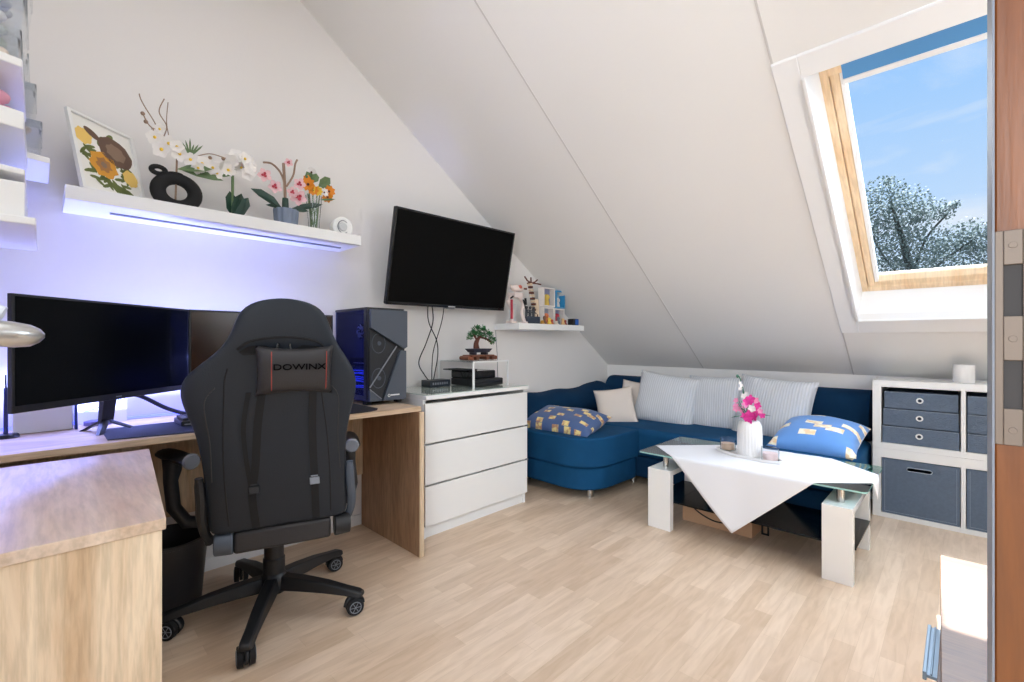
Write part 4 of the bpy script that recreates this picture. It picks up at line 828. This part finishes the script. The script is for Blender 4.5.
for col,(x0,x1) in enumerate(((-.346,-.004),(.024,.359))):
    t=thing('felt_box','large blue-grey felt bin with slot handle in the %s lower cube'%['left','right'][col],'storage box',((x0+x1)/2,3.75,.029),0,'felt bins in the cube shelf')
    z0,z1=.029,.360; mb=MB(); h=.004; hx0,hx1,hz0,hz1=(x0+x1)/2-.055,(x0+x1)/2+.055,.300,.322
    y=KY0+.004
    mb.box(x0,hx0,y,y+h,z0,z1); mb.box(hx1,x1,y,y+h,z0,z1); mb.box(hx0,hx1,y,y+h,z0,hz0); mb.box(hx0,hx1,y,y+h,hz1,z1)
    mb.box(x0,x0+h,y+h,KY1-.02,z0,z1); mb.box(x1-h,x1,y+h,KY1-.02,z0,z1); mb.box(x0+h,x1-h,KY1-.024,KY1-.02,z0,z1); mb.box(x0+h,x1-h,y+h,KY1-.024,z0,z0+h)
    build('bin_body', mb, M_felt, t)
    mb=MB(); e=.012
    for (a,b,c,d) in ((x0+e,x0+e+.0012,z0+e,z1-.01),(x1-e-.0012,x1-e,z0+e,z1-.01),(x0+e,x1-e,z0+e,z0+e+.0012)): mb.box(a,b,y-.0008,y,c,d)
    build('stitching', mb, M_stitch, t)
    mb=MB(); zc=(hz0+hz1)/2; mb.tube([(hx0+.010+ (-.011)*math.sin(t),y-.0005,zc+.011*math.cos(t)) for t in [PI*i/8 for i in range(9)]]+[(hx1-.010+.011*math.sin(t),y-.0005,zc-.011*math.cos(t)) for t in [PI*i/8 for i in range(9)]],.0022,6,closed=True)
    build('handle_rim', mb, M_stitch, t, smooth=True)
pt=thing('white_pot','small white cylindrical pot on top of the cube shelf','pot',(.012,3.72,.8355)); build('pot_body', MB().lathe([(0,0),(.045,0),(.047,.01),(.047,.098),(.046,.102),(.042,.102),(.041,.02),(0,.015)],(.012,3.72,.8355),40), M_ceramic, pt, smooth=True, ang=60)

# ------------------------------------------------------------------ sideboard by the door
sb=thing('sideboard','low brown wooden sideboard in sunlight beside the door frame','sideboard',(.2,1.3,0))
build('top', MB().prism([(-.040,1.692,.482),(.40,1.70,.482),(.40,.80,.482),(-.018,.80,.482)],(0,0,.018)), M_side, sb, bevel=.0015)
build('carcass', MB().prism([(-.012,1.68,.06),(.39,1.68,.06),(.39,.81,.06),(.006,.81,.06)],(0,0,.4215)), M_side, sb)
for (y0,y1) in ((.83,1.045),(1.055,1.36),(1.37,1.66)):
    d=build('drawer', MB().hexa([(-.030,y0,.27),(-.012,y0,.27),(-.012,y1,.27),(-.030,y1,.27),(-.030,y0,.478),(-.012,y0,.478),(-.012,y1,.478),(-.030,y1,.478)]), M_side, sb, bevel=.001)
    if y0==1.055:
        mb=MB(); mb.box(-.048,-.030,y0+.105,y1-.0,.444,.450); mb.box(-.052,-.046,y0+.105,y1-.0,.438,.454); mb.box(-.041,-.038,y0+.105,y1-.0,.450,.4535); build('handle', mb, M_alu, d, bevel=.001)
build('plinth', MB().box(.02,.38,.83,1.66,0,.06), M_side, sb)

# ------------------------------------------------------------------ waste bin
wb=thing('waste_bin','round black waste bin on the floor between side cabinet and chair','bin',(-2.33,.34,0))
build('bucket', MB().lathe([(0,.002),(.105,.002),(.112,.01),(.135,.27),(.140,.272),(.140,.285),(.132,.285),(.128,.27),(.106,.012),(0,.010)],(-2.29,.36,0),36), M_bin, wb, smooth=True, ang=50)
build('rim', MB().tube([(-2.29+.138*math.cos(t),.36+.138*math.sin(t),.284) for t in [2*PI*i/36 for i in range(36)]],.005,8,closed=True), M_blk, wb, smooth=True)

# ------------------------------------------------------------------ gaming chair (local coords: back towards +x, width along y)
ch=thing('gaming_chair','black racing-style gaming chair with its back turned, at the desk','chair',(-1.978,.656,0),math.radians(-18))
def bl(name,mb,m,par=ch,**k):
    if name in ('backrest','headrest_seam','belt_slot','belt_ring','panel_seam','bolster_seam','strap','buckle','rear_beam','hinge_cover','side_bracket'):
        for v_ in mb.bm.verts:
            q=min(1,max(0,(v_.co.z-.94)/.12)); v_.co.y+=.026*q*q*(3-2*q)+.024*max(0,min(1,(.9-v_.co.z)/.45))
    return build(name,mb,m,par,local=True,**k)
hub=(0,0)
mb=MB(); mb.lathe([(0,.075),(.048,.075),(.052,.10),(.050,.135),(.036,.15),(0,.15)],(0,0,0),24); bl('hub',mb,M_blk,smooth=True)
mb=MB(); mb.lathe([(0,.15),(.040,.15),(.040,.205),(.036,.21),(.036,.285),(.030,.29),(.030,.33),(.022,.335),(.022,.39),(0,.39)],(0,0,0),24); bl('gas_lift',mb,M_blk,smooth=True,ang=35)
angs=[-104,-32,40,112,184]
for k,A0 in enumerate(angs):
    a=math.radians(A0+18); d=Vector((math.cos(a),math.sin(a),0)); s=Vector((-d.y,d.x,0)); mb=MB()
    prof=[(.03,.030,.085,.140),(.12,.030,.085,.132),(.22,.027,.080,.118),(.30,.024,.072,.100),(.350,.024,.062,.090),(.368,.020,.064,.082)]; prev=None; rings=[]
    for (r,w,z0,z1) in prof:
        c=d*r; rings.append([mb.bm.verts.new(q) for q in (c-s*w+Vector((0,0,z0)),c+s*w+Vector((0,0,z0)),c+s*w*.75+Vector((0,0,z1)),c-s*w*.75+Vector((0,0,z1)))])
    mb._f(rings[0][::-1]); mb._f(rings[-1])
    for i in range(len(rings)-1): mb.bridge(rings[i],rings[i+1])
    bl('base_leg',mb,M_blk,bevel=.006,bs=3)
    # twin wheel castor
    cs=MB(); e=d*.345; sw=a+math.radians([150,200,215,150,160][k]); wd=Vector((math.cos(sw),math.sin(sw),0)); wa=Vector((-wd.y,wd.x,0))
    off=e+wd*.012
    hood=MB(); hood.cyl(e+Vector((0,0,.040)),e+Vector((0,0,.070)),.010,.010,12)
    hp=[off+wd*(.034*math.cos(t))+Vector((0,0,.034+.032*math.sin(t))) for t in [PI*i/10 for i in range(11)]]
    hood.tube(hp,.007,8); hood.obox(off+Vector((0,0,.034)),wd,wa,(0,0,1),.020,.006,.022)
    cst=bl('castor',hood,M_blk,smooth=True,ang=40)
    for q in (-1,1):
        wh=MB(); c=off+Vector((0,0,.0335)); wh.cyl(c+wa*(.008*q),c+wa*(.027*q),.0335,.032,24); bl('wheel',wh,M_blkm,cst,bevel=.002)
        sp_=MB()
        sp_.tube([c+wa*(.0275*q)+wd*(.021*math.cos(t))+Vector((0,0,.021*math.sin(t))) for t in [2*PI*i/20 for i in range(20)]],.0018,5,closed=True)
        for i in range(6): t=2*PI*i/6; sp_.tube([c+wa*(.0275*q),c+wa*(.0275*q)+wd*(.021*math.cos(t))+Vector((0,0,.021*math.sin(t)))],.0014,4)
        bl('wheel_spokes',sp_,M_tint,cst)
# mechanism and seat
bl('mechanism',MB().box(-.12,.14,-.08,.08,.375,.405),M_blk,bevel=.006)
mb=MB()
def seatf(u,v):
    a=2*PI*u; cx=math.copysign(abs(math.cos(a))**.45,math.cos(a)); cy=math.copysign(abs(math.sin(a))**.45,math.sin(a))
    t=v; rr=1 if .15<t<.85 else .93; z=.405+.10*t; k=math.sin(PI*min(1,max(0,t)))**.25 if 0<t<1 else 0
    k=[0,.90,1,1,1,.93,0][int(round(v*6))]; z=[.405,.405,.42,.45,.48,.50,.488][int(round(v*6))]
    bol=.025*abs(cy)**3*(1 if 3<=round(v*6)<=5 else 0)
    return (-.03+.255*cx*k, .245*cy*k, z+bol)
mb.grid(seatf,40,6,wrap=True); bmesh.ops.remove_doubles(mb.bm,verts=mb.bm.verts[:],dist=.0005)
bl('seat',mb,M_leather,smooth=True,ang=70)
for s in (-1,1):
    # arm: pad, column
    mb=MB(); mb.tube([(.10,s*.285,.668),(.09,s*.285,.668),(-.06,s*.285,.668),(-.13,s*.285,.668),(-.145,s*.285,.668)],[.020,.028,.032,.029,.016],12)
    mb.xf(Matrix.Translation((0,0,.668))@Matrix.Diagonal((1,1.25,.62,1))@Matrix.Translation((0,0,-.668)))
    for v_ in mb.bm.verts: v_.co.y=s*.285+(v_.co.y-s*.285*1.25)
    AM=Matrix.Translation((.10,s*(.262 if s<0 else .284),-.024))@Matrix.Rotation(math.radians(28 if s<0 else -4),4,'Z')@Matrix.Translation((-.10,-s*.285,0)); mb.xf(AM)
    ar=bl('armrest',mb,M_blk,smooth=True)
    mb=MB(); mb.cyl((.098,s*.285,.668),(.108,s*.285,.668),.029,.024,16); mb.xf(AM); bl('pad_cap',mb,M_tint,ar,smooth=True)
    mb=MB(); ao=(.048 if s<0 else 0); mb.tube([(-.0,s*(.285+ao),.645),(-.0,s*(.285+ao),.60),(0,s*(.29+ao),.56),(.0,s*(.30+ao*.6),.46),(.0,s*.29,.40),(0,s*.20,.385),(0,s*.10,.385)],[.034,.030,.024,.024,.024,.018,.016],10); bl('arm_post',mb,M_blk,ar,smooth=True)
    # recliner bracket at the side of the backrest
    mb=MB(); mb.tube(curve([(.315,s*.230,.635),(.305,s*.230,.56),(.290,s*.234,.50),(.26,s*.230,.44),(.24,s*.215,.40)],5),[.012]*2+[.015]*17+[.018]*2,8); bl('side_bracket',mb,M_slate if s>0 else M_blk,smooth=True)
    mb=MB(); mb.cyl((.262,s*(.172-(.024 if s<0 else 0)),.394),(.262,s*(.228-(.024 if s<0 else 0)),.394),.040,.037,18); bl('hinge_cover',mb,M_slate if s<0 else M_blk,bevel=.005)
# rear beam
mb=MB(); mb.box(.232,.286,-.148,.160,.356,.430); bl('rear_beam',mb,M_leather2,bevel=.012,bs=3)
mb=MB(); mb.tube([(.05,.10,.385),(.06,.20,.37),(.07,.235,.345)],.005,8); lv=bl('tilt_lever',mb,M_chrome,smooth=True); mb=MB(); mb.ball((.075,.255,.335),.016,.028,.012); bl('lever_paddle',mb,M_chrome,lv,smooth=True)
# backrest shell
BK=.22
def bx_(z): return .262+(z-.42)*BK
prof=[(.430,.200),(.436,.212),(.46,.218),(.52,.219),(.60,.218),(.70,.219),(.78,.228),(.84,.244),(.885,.256),(.925,.260),(.965,.250),(1.0,.222),(1.04,.184),(1.08,.157),(1.12,.142),(1.155,.130),(1.182,.110),(1.200,.078),(1.208,.042),(1.211,.004)]
def hw(z):
    for (a,b),(c,d) in zip(prof,prof[1:]):
        if a<=z<=c: return b+(d-b)*(z-a)/(c-a)
    return prof[0][1] if z<prof[0][0] else .004
NU=28
def row(z,w):
    xr=bx_(z); out=[]
    for i in range(NU):          # rear surface, from -w to +w then front back again
        t=2*PI*i/NU; cx=math.cos(t); sx=math.sin(t)
        yy=w*math.copysign(abs(cx)**.55,cx)
        f=abs(yy/w) if w>1e-5 else 0
        top=max(0,(z-1.10)/.12)
        if sx>=0: dx=.030*abs(sx)**.7-.012*(1-f**2)*(1 if z<1.05 else 0)+.012*(f**1.5)*(1 if .8<z<1.0 else .5)*abs(sx)**.7
        else: dx=-.075*abs(sx)**.6*(1-.3*top)-.04*(f**3)*abs(sx)**.6*(1 if z>.55 else .5)
        out.append((xr+dx*(1-.35*top*top if top<1 else .6),yy,z))
    return out
mb=MB(); rs_=[]
for (z,w) in prof: rs_.append([mb.bm.verts.new(p) for p in row(z,w)])
mb._f(rs_[0][::-1]); mb._f(rs_[-1])
for i in range(len(rs_)-1): mb.bridge(rs_[i],rs_[i+1])
bk=bl('backrest',mb,M_leather,smooth=True,subs=1)
def rx(y,z,o=0):   # rear surface x
    w=hw(z); f=min(1,abs(y)/w); top=max(0,(z-1.10)/.12)
    sx=max(0,1-f**(2/.55))**.5
    dx=.030*sx**.7-.012*(1-f**2)*(1 if z<1.05 else 0)+.012*(f**1.5)*(1 if .8<z<1.0 else .5)*sx**.7
    return bx_(z)+dx*(1-.35*top*top if top<1 else .6)+o
# seams
def seam(name,pts,r,m): 
    return bl(name,MB().tube([(rx(y,z,.0005),y,z) for y,z in pts],r,6),m,bk,smooth=True)
def zip2(a,n=16): return [(p.x,p.y) for p in curve([(q[0],q[1],0) for q in a],n//max(1,len(a)-1)+2)]
seam('headrest_seam',zip2([(-.128,1.050),(-.09,1.076),(0,1.088),(.09,1.076),(.130,1.046)]),.0045,M_blkm)
seam('panel_seam',zip2([(-.140,.99),(-.142,.9),(-.155,.75),(-.160,.6),(-.158,.46)]),.0022,M_blkm)
seam('panel_seam',zip2([(.140,.99),(.142,.9),(.155,.75),(.160,.6),(.158,.46)]),.0022,M_blkm)
seam('bolster_seam',zip2([(-.165,.93),(-.195,.88),(-.19,.75),(-.195,.62)]),.0018,M_leather2)
seam('bolster_seam',zip2([(.165,.93),(.195,.88),(.19,.75),(.195,.62)]),.0018,M_leather2)
for s in (-1,1):
    mb=MB(); 
    mb.prism([(rx(y,z,.001),y,z) for y,z in [(s*.030,1.050),(s*.055,1.062),(s*.10,1.058),(s*.125,1.040),(s*.11,1.030),(s*.05,1.032)]],(.003,0,0)); bl('belt_slot',mb,M_blkm,bk)
mb=MB(); 
for s in (-1,1): mb.tube([(rx(s*.02,1.06,.004),s*.016,1.068),(rx(s*.02,1.04,.010),s*.022,1.045),(rx(s*.02,1.03,.012),s*.018,1.02)],.004,8)
bl('belt_ring',mb,M_chrome,bk,smooth=True)
def strap(pts,w,nm_='strap'):
    mb=MB(); P_=[(Vector((rx(y,z,.004),y,z))) for y,z in zip2(pts)]
    L_=[mb.bm.verts.new(p+Vector((0,-w/2,0))) for p in P_]; R_=[mb.bm.verts.new(p+Vector((0,w/2,0))) for p in P_]
    for i in range(len(P_)-1): mb._f([L_[i],R_[i],R_[i+1],L_[i+1]])
    return bl(nm_,mb,M_strap,solid=.003)
s1=strap([(-.035,.92),(-.055,.80),(-.07,.66),(-.085,.56),(-.08,.44)],.024)
s2=strap([(.115,.92),(.108,.78),(.108,.62),(.108,.50),(.108,.44)],.024)
s3=strap([(-.075,.91),(-.095,.80),(-.095,.70),(-.088,.60),(-.085,.56)],.014)
for st,(y,z),m in ((s1,(-.078,.578),M_blk),(s2,(.108,.585),M_tint)):
    mb=MB(); mb.box(rx(y,z,.006),rx(y,z,.014),y-.016,y+.016,z-.012,z+.012); mb.box(rx(y,z,.006),rx(y,z,.011),y-.012,y+.012,z+.014,z+.020); bl('buckle',mb,m,st,bevel=.002)
# headrest pillow hanging on the rear
PC=Vector((rx(.05,.98,.028),.058,.98)); PW,PH,PT=.228,.162,.075
def pil(sgn):
    def g(u,v):
        a=2*u-1; b=2*v-1; y=a*PW/2*(1-.05*(1-b*b)*abs(a)**3); z=b*PH/2*(1-.14*(1-a*a)*abs(b)**2); q=max(0,1-abs(a)**4)*max(0,1-abs(b)**3)
        return PC+Vector((sgn*PT/2*q**.5+z*BK,y,z))
    return g
mb=MB(); mb.grid(pil(1),24,16); mb.grid(pil(-1),24,16); bmesh.ops.remove_doubles(mb.bm,verts=mb.bm.verts[:],dist=.0005)
hp=bl('headrest_pillow',mb,M_leather2,smooth=True,ang=75,label='black headrest pillow lettered DOWINX')
def px_(y,z): # surface of pillow
    a=(y-PC.y)/(PW/2); b=(z-PC.z)/(PH/2); q=max(0,1-abs(a)**4)*max(0,1-abs(b)**3); return PC.x+PT/2*q**.5+(z-PC.z)*BK
for yy in (-.068,.092): bl('red_piping',MB().tube([(px_(PC.y-.0+yy-.0,PC.z+t)+.0008,PC.y+yy,PC.z+t) for t in [(-.062+.0062*i)*(1 if True else 1) for i in range(21)]],.0016,5),M_red,hp)
TM=Matrix.Translation((px_(PC.y+.01,PC.z+.012)+.0035,PC.y+.012,PC.z+.012))@Matrix.Rotation(math.atan(BK)*1.0,4,'Y')@Matrix(((0,0,1,0),(1,0,0,0),(0,1,0,0),(0,0,0,1)))
text_mesh('lettering','DOWINX',.029,mat('letter_black',(12,12,14),.9,spec=0),hp,TM,.0022,(1.22,.92),.0001)

# ------------------------------------------------------------------ desk lamp head near the camera (left edge)
dl=thing('desk_lamp','satin silver lamp head poking in at the left edge','lamp',(-1.06,-.17,.72))
mb=MB(); mb.lathe([(0,-.018),(.044,-.018),(.055,-.016),(.062,-.010),(.066,-.003),(.066,.003),(.062,.009),(.054,.014),(.040,.017),(0,.018)],(0,0,0),40,sx=.72,sy=1.25); mb.xf(Matrix.Translation((-.92,-.078,1.088))@Matrix.Rotation(math.radians(-4),4,'X'))
build('shade', mb, M_silver, dl, smooth=True, ang=60)
mb=MB(); mb.tube([(-.93,-.035,1.112),(-.935,-.07,1.125),(-.95,-.13,1.13)],[.010,.014,.012],10); build('joint', mb, M_grey, dl, smooth=True)
mb=MB(); mb.tube([(-.95,-.13,1.13),(-1.0,-.20,1.16),(-1.04,-.24,1.02),(-1.25,-.25,.74)],.007,8); mb.lathe([(0,.0),(.06,0),(.06,.015),(0,.02)],(-1.25,-.25,.7205),24); build('arm', mb, M_silver, dl, smooth=True)

# ------------------------------------------------------------------ craft wall shelves at the far left
YB=YS
def ledge(label,x0,x1,y1,z0,z1,cut=.06):
    mb=MB(); pts=[(x0,YB+.001),(x1,YB+.001),(x1,y1-cut),(x1-cut*.35,y1),(x0,y1)]
    o=build('wall_ledge', mb.prism([(x,y,z0) for x,y in pts],(0,0,z1-z0)), M_white, bevel=.003); tag(o,label,'shelf','small white ledges at the left edge'); return o
ledge('highest small white wall ledge at the left edge, under the clear tubs',-2.19,-1.74,-.033,1.79,1.812,.05)
ledge('thick white wall ledge with pink things on it, left edge',-2.16,-1.74,-.030,1.628,1.675,.05)
ledge('farther short white wall ledge, behind the thick one',-2.50,-2.20,.022,1.676,1.698,.05)
ledge('thin white wall ledge third from the top, left edge',-2.18,-1.72,-.028,1.505,1.52,.05)
wbx=thing('wall_box','lowest white wall box at the left edge, above the lamp','box',(-1.95,-.2,1.37)); build('body', MB().box(-2.16,-1.72,YB+.001,-.028,1.392,1.482), M_white, wbx, bevel=.003); build('lip', MB().box(-2.19,-1.70,YB+.001,-.008,1.372,1.3915), M_white, wbx, bevel=.003)
def tub(label,x0,x1,y1,z0,h,cm,grp='clear storage tubs on the left ledges'):
    t=thing('clear_tub',label,'storage tub',((x0+x1)/2,y1-.07,z0),0,grp); y0=y1-.19; i=.012
    def shell(a,z,b,zz): return [(x0+a,y0+a,z),(x1-a,y0+a,z),(x1-a,y1-a,z),(x0+a,y1-a,z),(x0+b,y0+b,zz),(x1-b,y0+b,zz),(x1-b,y1-b,zz),(x0+b,y1-b,zz)]
    mb=MB(); mb.hexa(shell(i,z0+.0005,0.002,z0+h*.8)); build('tub', mb, M_clear, t, bevel=.006)
    mb=MB(); mb.hexa(shell(0.0,z0+h*.8+.001,0.0,z0+h)); build('lid', mb, M_clear, t, bevel=.004)
    mb=MB(); random.seed(int(abs(z0*100)))
    for k in range(14): 
        c=(random.uniform(x0+.04,x1-.04),random.uniform(y0+.04,y1-.04),z0+.02+random.uniform(0,h*.35)); mb.mi=k%3; mb.ball(c,.018,.016,.014,8,6)
    build('contents', mb, cm, t, smooth=True)
CM=[mat('craft_cream',(222,206,190),.7),mat('craft_brown',(140,110,90),.7),mat('craft_green',(120,150,60),.6)]
tub('clear tub with cream contents, bottom of the stack on the top ledge',-2.15,-1.84,-.036,1.8125,.115,CM)
tub('clear tub in the middle of the stack on the top ledge',-2.15,-1.82,-.026,1.929,.10,[M_grey]*3)
tub('clear tub at the top of the stack, upper left corner',-2.15,-1.80,-.018,2.031,.12,[M_grey]*3)
tub('small clear tub with green things, uppermost of the far stack',-2.50,-2.27,-.028,1.955,.10,[CM[2],CM[0],CM[1]])
tub('small clear tub in the middle of the far stack',-2.50,-2.26,-.010,1.8285,.125,[CM[1],CM[0],M_grey])
tub('small clear tub standing on the far ledge, lowest of the far stack',-2.50,-2.25,.004,1.6985,.128,[mat('craft_orange',(220,150,110),.6),mat('craft_blue',(110,130,200),.6),CM[0]])
mb=MB(); random.seed(77)
for k in range(12): mb.ball((random.uniform(-2.0,-1.80),random.uniform(-.13,-.06),1.69+random.uniform(0,.05)),.026,.022,.018,9,6)
o=build('pink_flowers', mb, mat('soft_pink',(236,170,190),.8), smooth=True); tag(o,'bunch of soft pink pompons on the thick left ledge','decoration')
o=build('wall_hook', MB().tube([(-1.62,YB,1.30),(-1.62,YB+.20,1.30),(-1.62,YB+.27,1.305),(-1.62,YB+.285,1.32)],.006,8), M_grey, smooth=True); tag(o,'small grey hook sticking out above the lamp at the left edge','hook')

# ------------------------------------------------------------------ tree outside
tt=thing('tree','leafy grey-green tree outside the roof window','tree',(-.9,20,-5))
mb=MB(); random.seed(41)
clumps=[(-1.9,20,5.9,.75),(-1.35,20,5.6,.7),(-2.3,20,5.2,.8),(-1.2,20,4.9,.7),(-.75,20,5.3,.45),(-.4,20,5.15,.3),(-.15,20,5.35,.16),(-1.7,20,4.4,.9),(-1.9,20,3.5,.9),(-.8,20,4.2,.6),(-.2,20,4.2,.6),(.2,20,4.4,.5),(.45,20,4.0,.55),(-.4,20,3.5,.8),(.4,20,3.3,.7),(.9,20,3.8,.6),(-1.1,20,3.4,.7),(-2.9,20,4.6,.9),(1.4,20,3.4,.8),(-2.6,20,5.9,.4),(-1.75,20,6.45,.18),(.65,20,4.35,.22)]
for (x,y,z,r) in clumps:
    for k in range(int(1500*r*r)+60):
        d=Vector((random.gauss(0,1),random.gauss(0,1),random.gauss(0,1))).normalized(); q=Vector((x,y,z))+d*r*random.uniform(.15,1.05)**.7
        dd=Vector((random.gauss(0,1),random.gauss(0,1),random.gauss(0,1))).normalized(); L=random.uniform(.04,.095); u=dd.orthogonal().normalized()*L*.5
        mb.quad(q,q+dd*L*.5+u,q+dd*L,q+dd*L*.5-u)
build('foliage', mb, M_treeleaf, tt, recalc=False)
mb=MB(); mb.tube([(-.9,20,-5),(-.9,20,0),(-1.0,20,2.5),(-1.4,20,4.5),(-1.7,20,5.8)],[.25,.2,.16,.09,.03],8)
for p in (((-1.0,20,2.5),(-.5,20,3.5),(.3,20,4.2)),((-1.0,20,2.6),(-1.8,20,3.8),(-2.3,20,5.0)),((-1.1,20,3.4),(-.8,20,4.4),(-.3,20,5.1))): mb.tube(curve(p,5),.035,6)
build('trunk', mb, mat('tree_bark',(70,72,66),.9), tt, smooth=True)

# ------------------------------------------------------------------ world sky
w=bpy.data.worlds.new('sky'); SC.world=w; w.use_nodes=True; N=w.node_tree.nodes; L=w.node_tree.links; bg=N['Background']
tc=N.new('ShaderNodeTexCoord'); sx=N.new('ShaderNodeSeparateXYZ'); L.new(tc.outputs['Generated'],sx.inputs[0])
rp=N.new('ShaderNodeValToRGB'); e=rp.color_ramp.elements; e[0].position=.0; e[0].color=lin((226,240,253)); e[1].position=.75; e[1].color=lin((108,165,248))
k=rp.color_ramp.elements.new(.16); k.color=lin((206,230,254)); k=rp.color_ramp.elements.new(.50); k.color=lin((150,203,255)); L.new(sx.outputs['Z'],rp.inputs[0])
mp=N.new('ShaderNodeMapping'); mp.inputs['Rotation'].default_value=(0,math.radians(32),0); mp.inputs['Scale'].default_value=(1.5,1.5,6); L.new(tc.outputs['Generated'],mp.inputs['Vector'])
nz=N.new('ShaderNodeTexNoise'); nz.inputs['Scale'].default_value=2.2; nz.inputs['Detail'].default_value=7; nz.inputs['Distortion'].default_value=.5; L.new(mp.outputs[0],nz.inputs['Vector'])
cr=N.new('ShaderNodeValToRGB'); cr.color_ramp.elements[0].position=.48; cr.color_ramp.elements[0].color=(0,0,0,1); cr.color_ramp.elements[1].position=.72; cr.color_ramp.elements[1].color=(.85,.85,.85,1); L.new(nz.outputs['Fac'],cr.inputs[0])
mx=N.new('ShaderNodeMix'); mx.data_type='RGBA'; L.new(cr.outputs[0],mx.inputs['Factor']); L.new(rp.outputs[0],mx.inputs['A']); mx.inputs['B'].default_value=lin((244,248,252)); L.new(mx.outputs['Result'],bg.inputs[0]); bg.inputs[1].default_value=1.0

# ------------------------------------------------------------------ lamps
def area(name,loc,target,sx_,sy_,power,col):
    l=bpy.data.lights.new(name,'AREA'); l.shape='RECTANGLE'; l.size=sx_; l.size_y=sy_; l.energy=power; l.color=col
    o=bpy.data.objects.new(name,l); COL.objects.link(o); o.location=loc; o.rotation_euler=(Vector(target)-Vector(loc)).to_track_quat('-Z','Y').to_euler(); return o
area('ceiling_fill',(-.6,.25,2.94),(-.6,.25,0),1.8,.9,13,(.95,.975,1))  # added soft fill overhead, not a fixture of the room
area('rear_fill',(1.0,-2.6,1.9),(-1.2,2.6,1.0),1.8,1.8,96,(.93,.97,1))  # added fill from behind the camera, carries light to the far corner
sk=bpy.data.lights.new('skylight_soft','SUN'); sk.energy=17; sk.angle=math.radians(100); sk.color=(.82,.91,1); sko=bpy.data.objects.new('skylight_soft',sk); COL.objects.link(sko); sko.rotation_euler=Vector((-.15,-.6,-1)).to_track_quat('-Z','Y').to_euler()
dll=area('desk_led_light',(-2.45,.38,.79),(-2.50,.38,1.6),1.0,.05,12,(.30,.36,1)); dll.data.spread=math.radians(110)
area('monitor_back_light',(-2.47,.10,1.0),(-2.33,.10,.745),.9,.05,7,(.25,.30,1))
area('right_side_fill',(1.1,1.7,1.75),(-.5,3.5,.6),.9,.9,17,(.80,.91,1))  # added cool fill out of frame, brightens sofa end and cube shelf
sun=bpy.data.lights.new('sun','SUN'); sun.energy=27; sun.angle=math.radians(.6); sun.color=(.9,.96,1); so_=bpy.data.objects.new('sun',sun); COL.objects.link(so_); so_.rotation_euler=Vector((.19,-.65,-1)).to_track_quat('-Z','Y').to_euler()

# ------------------------------------------------------------------ camera
cam=bpy.data.cameras.new('camera'); cam.sensor_width=36; cam.lens=460/1024*36; cam.clip_start=.05; cam.clip_end=200
co=bpy.data.objects.new('camera',cam); COL.objects.link(co); co.location=(0,0,1.075); co.rotation_euler=(math.radians(90),0,math.radians(44.3)); SC.camera=co
SC.view_settings.view_transform='Standard'; SC.view_settings.look='None'; SC.view_settings.exposure=0
SC.cycles.max_bounces=8; SC.cycles.diffuse_bounces=5; SC.cycles.transparent_max_bounces=40
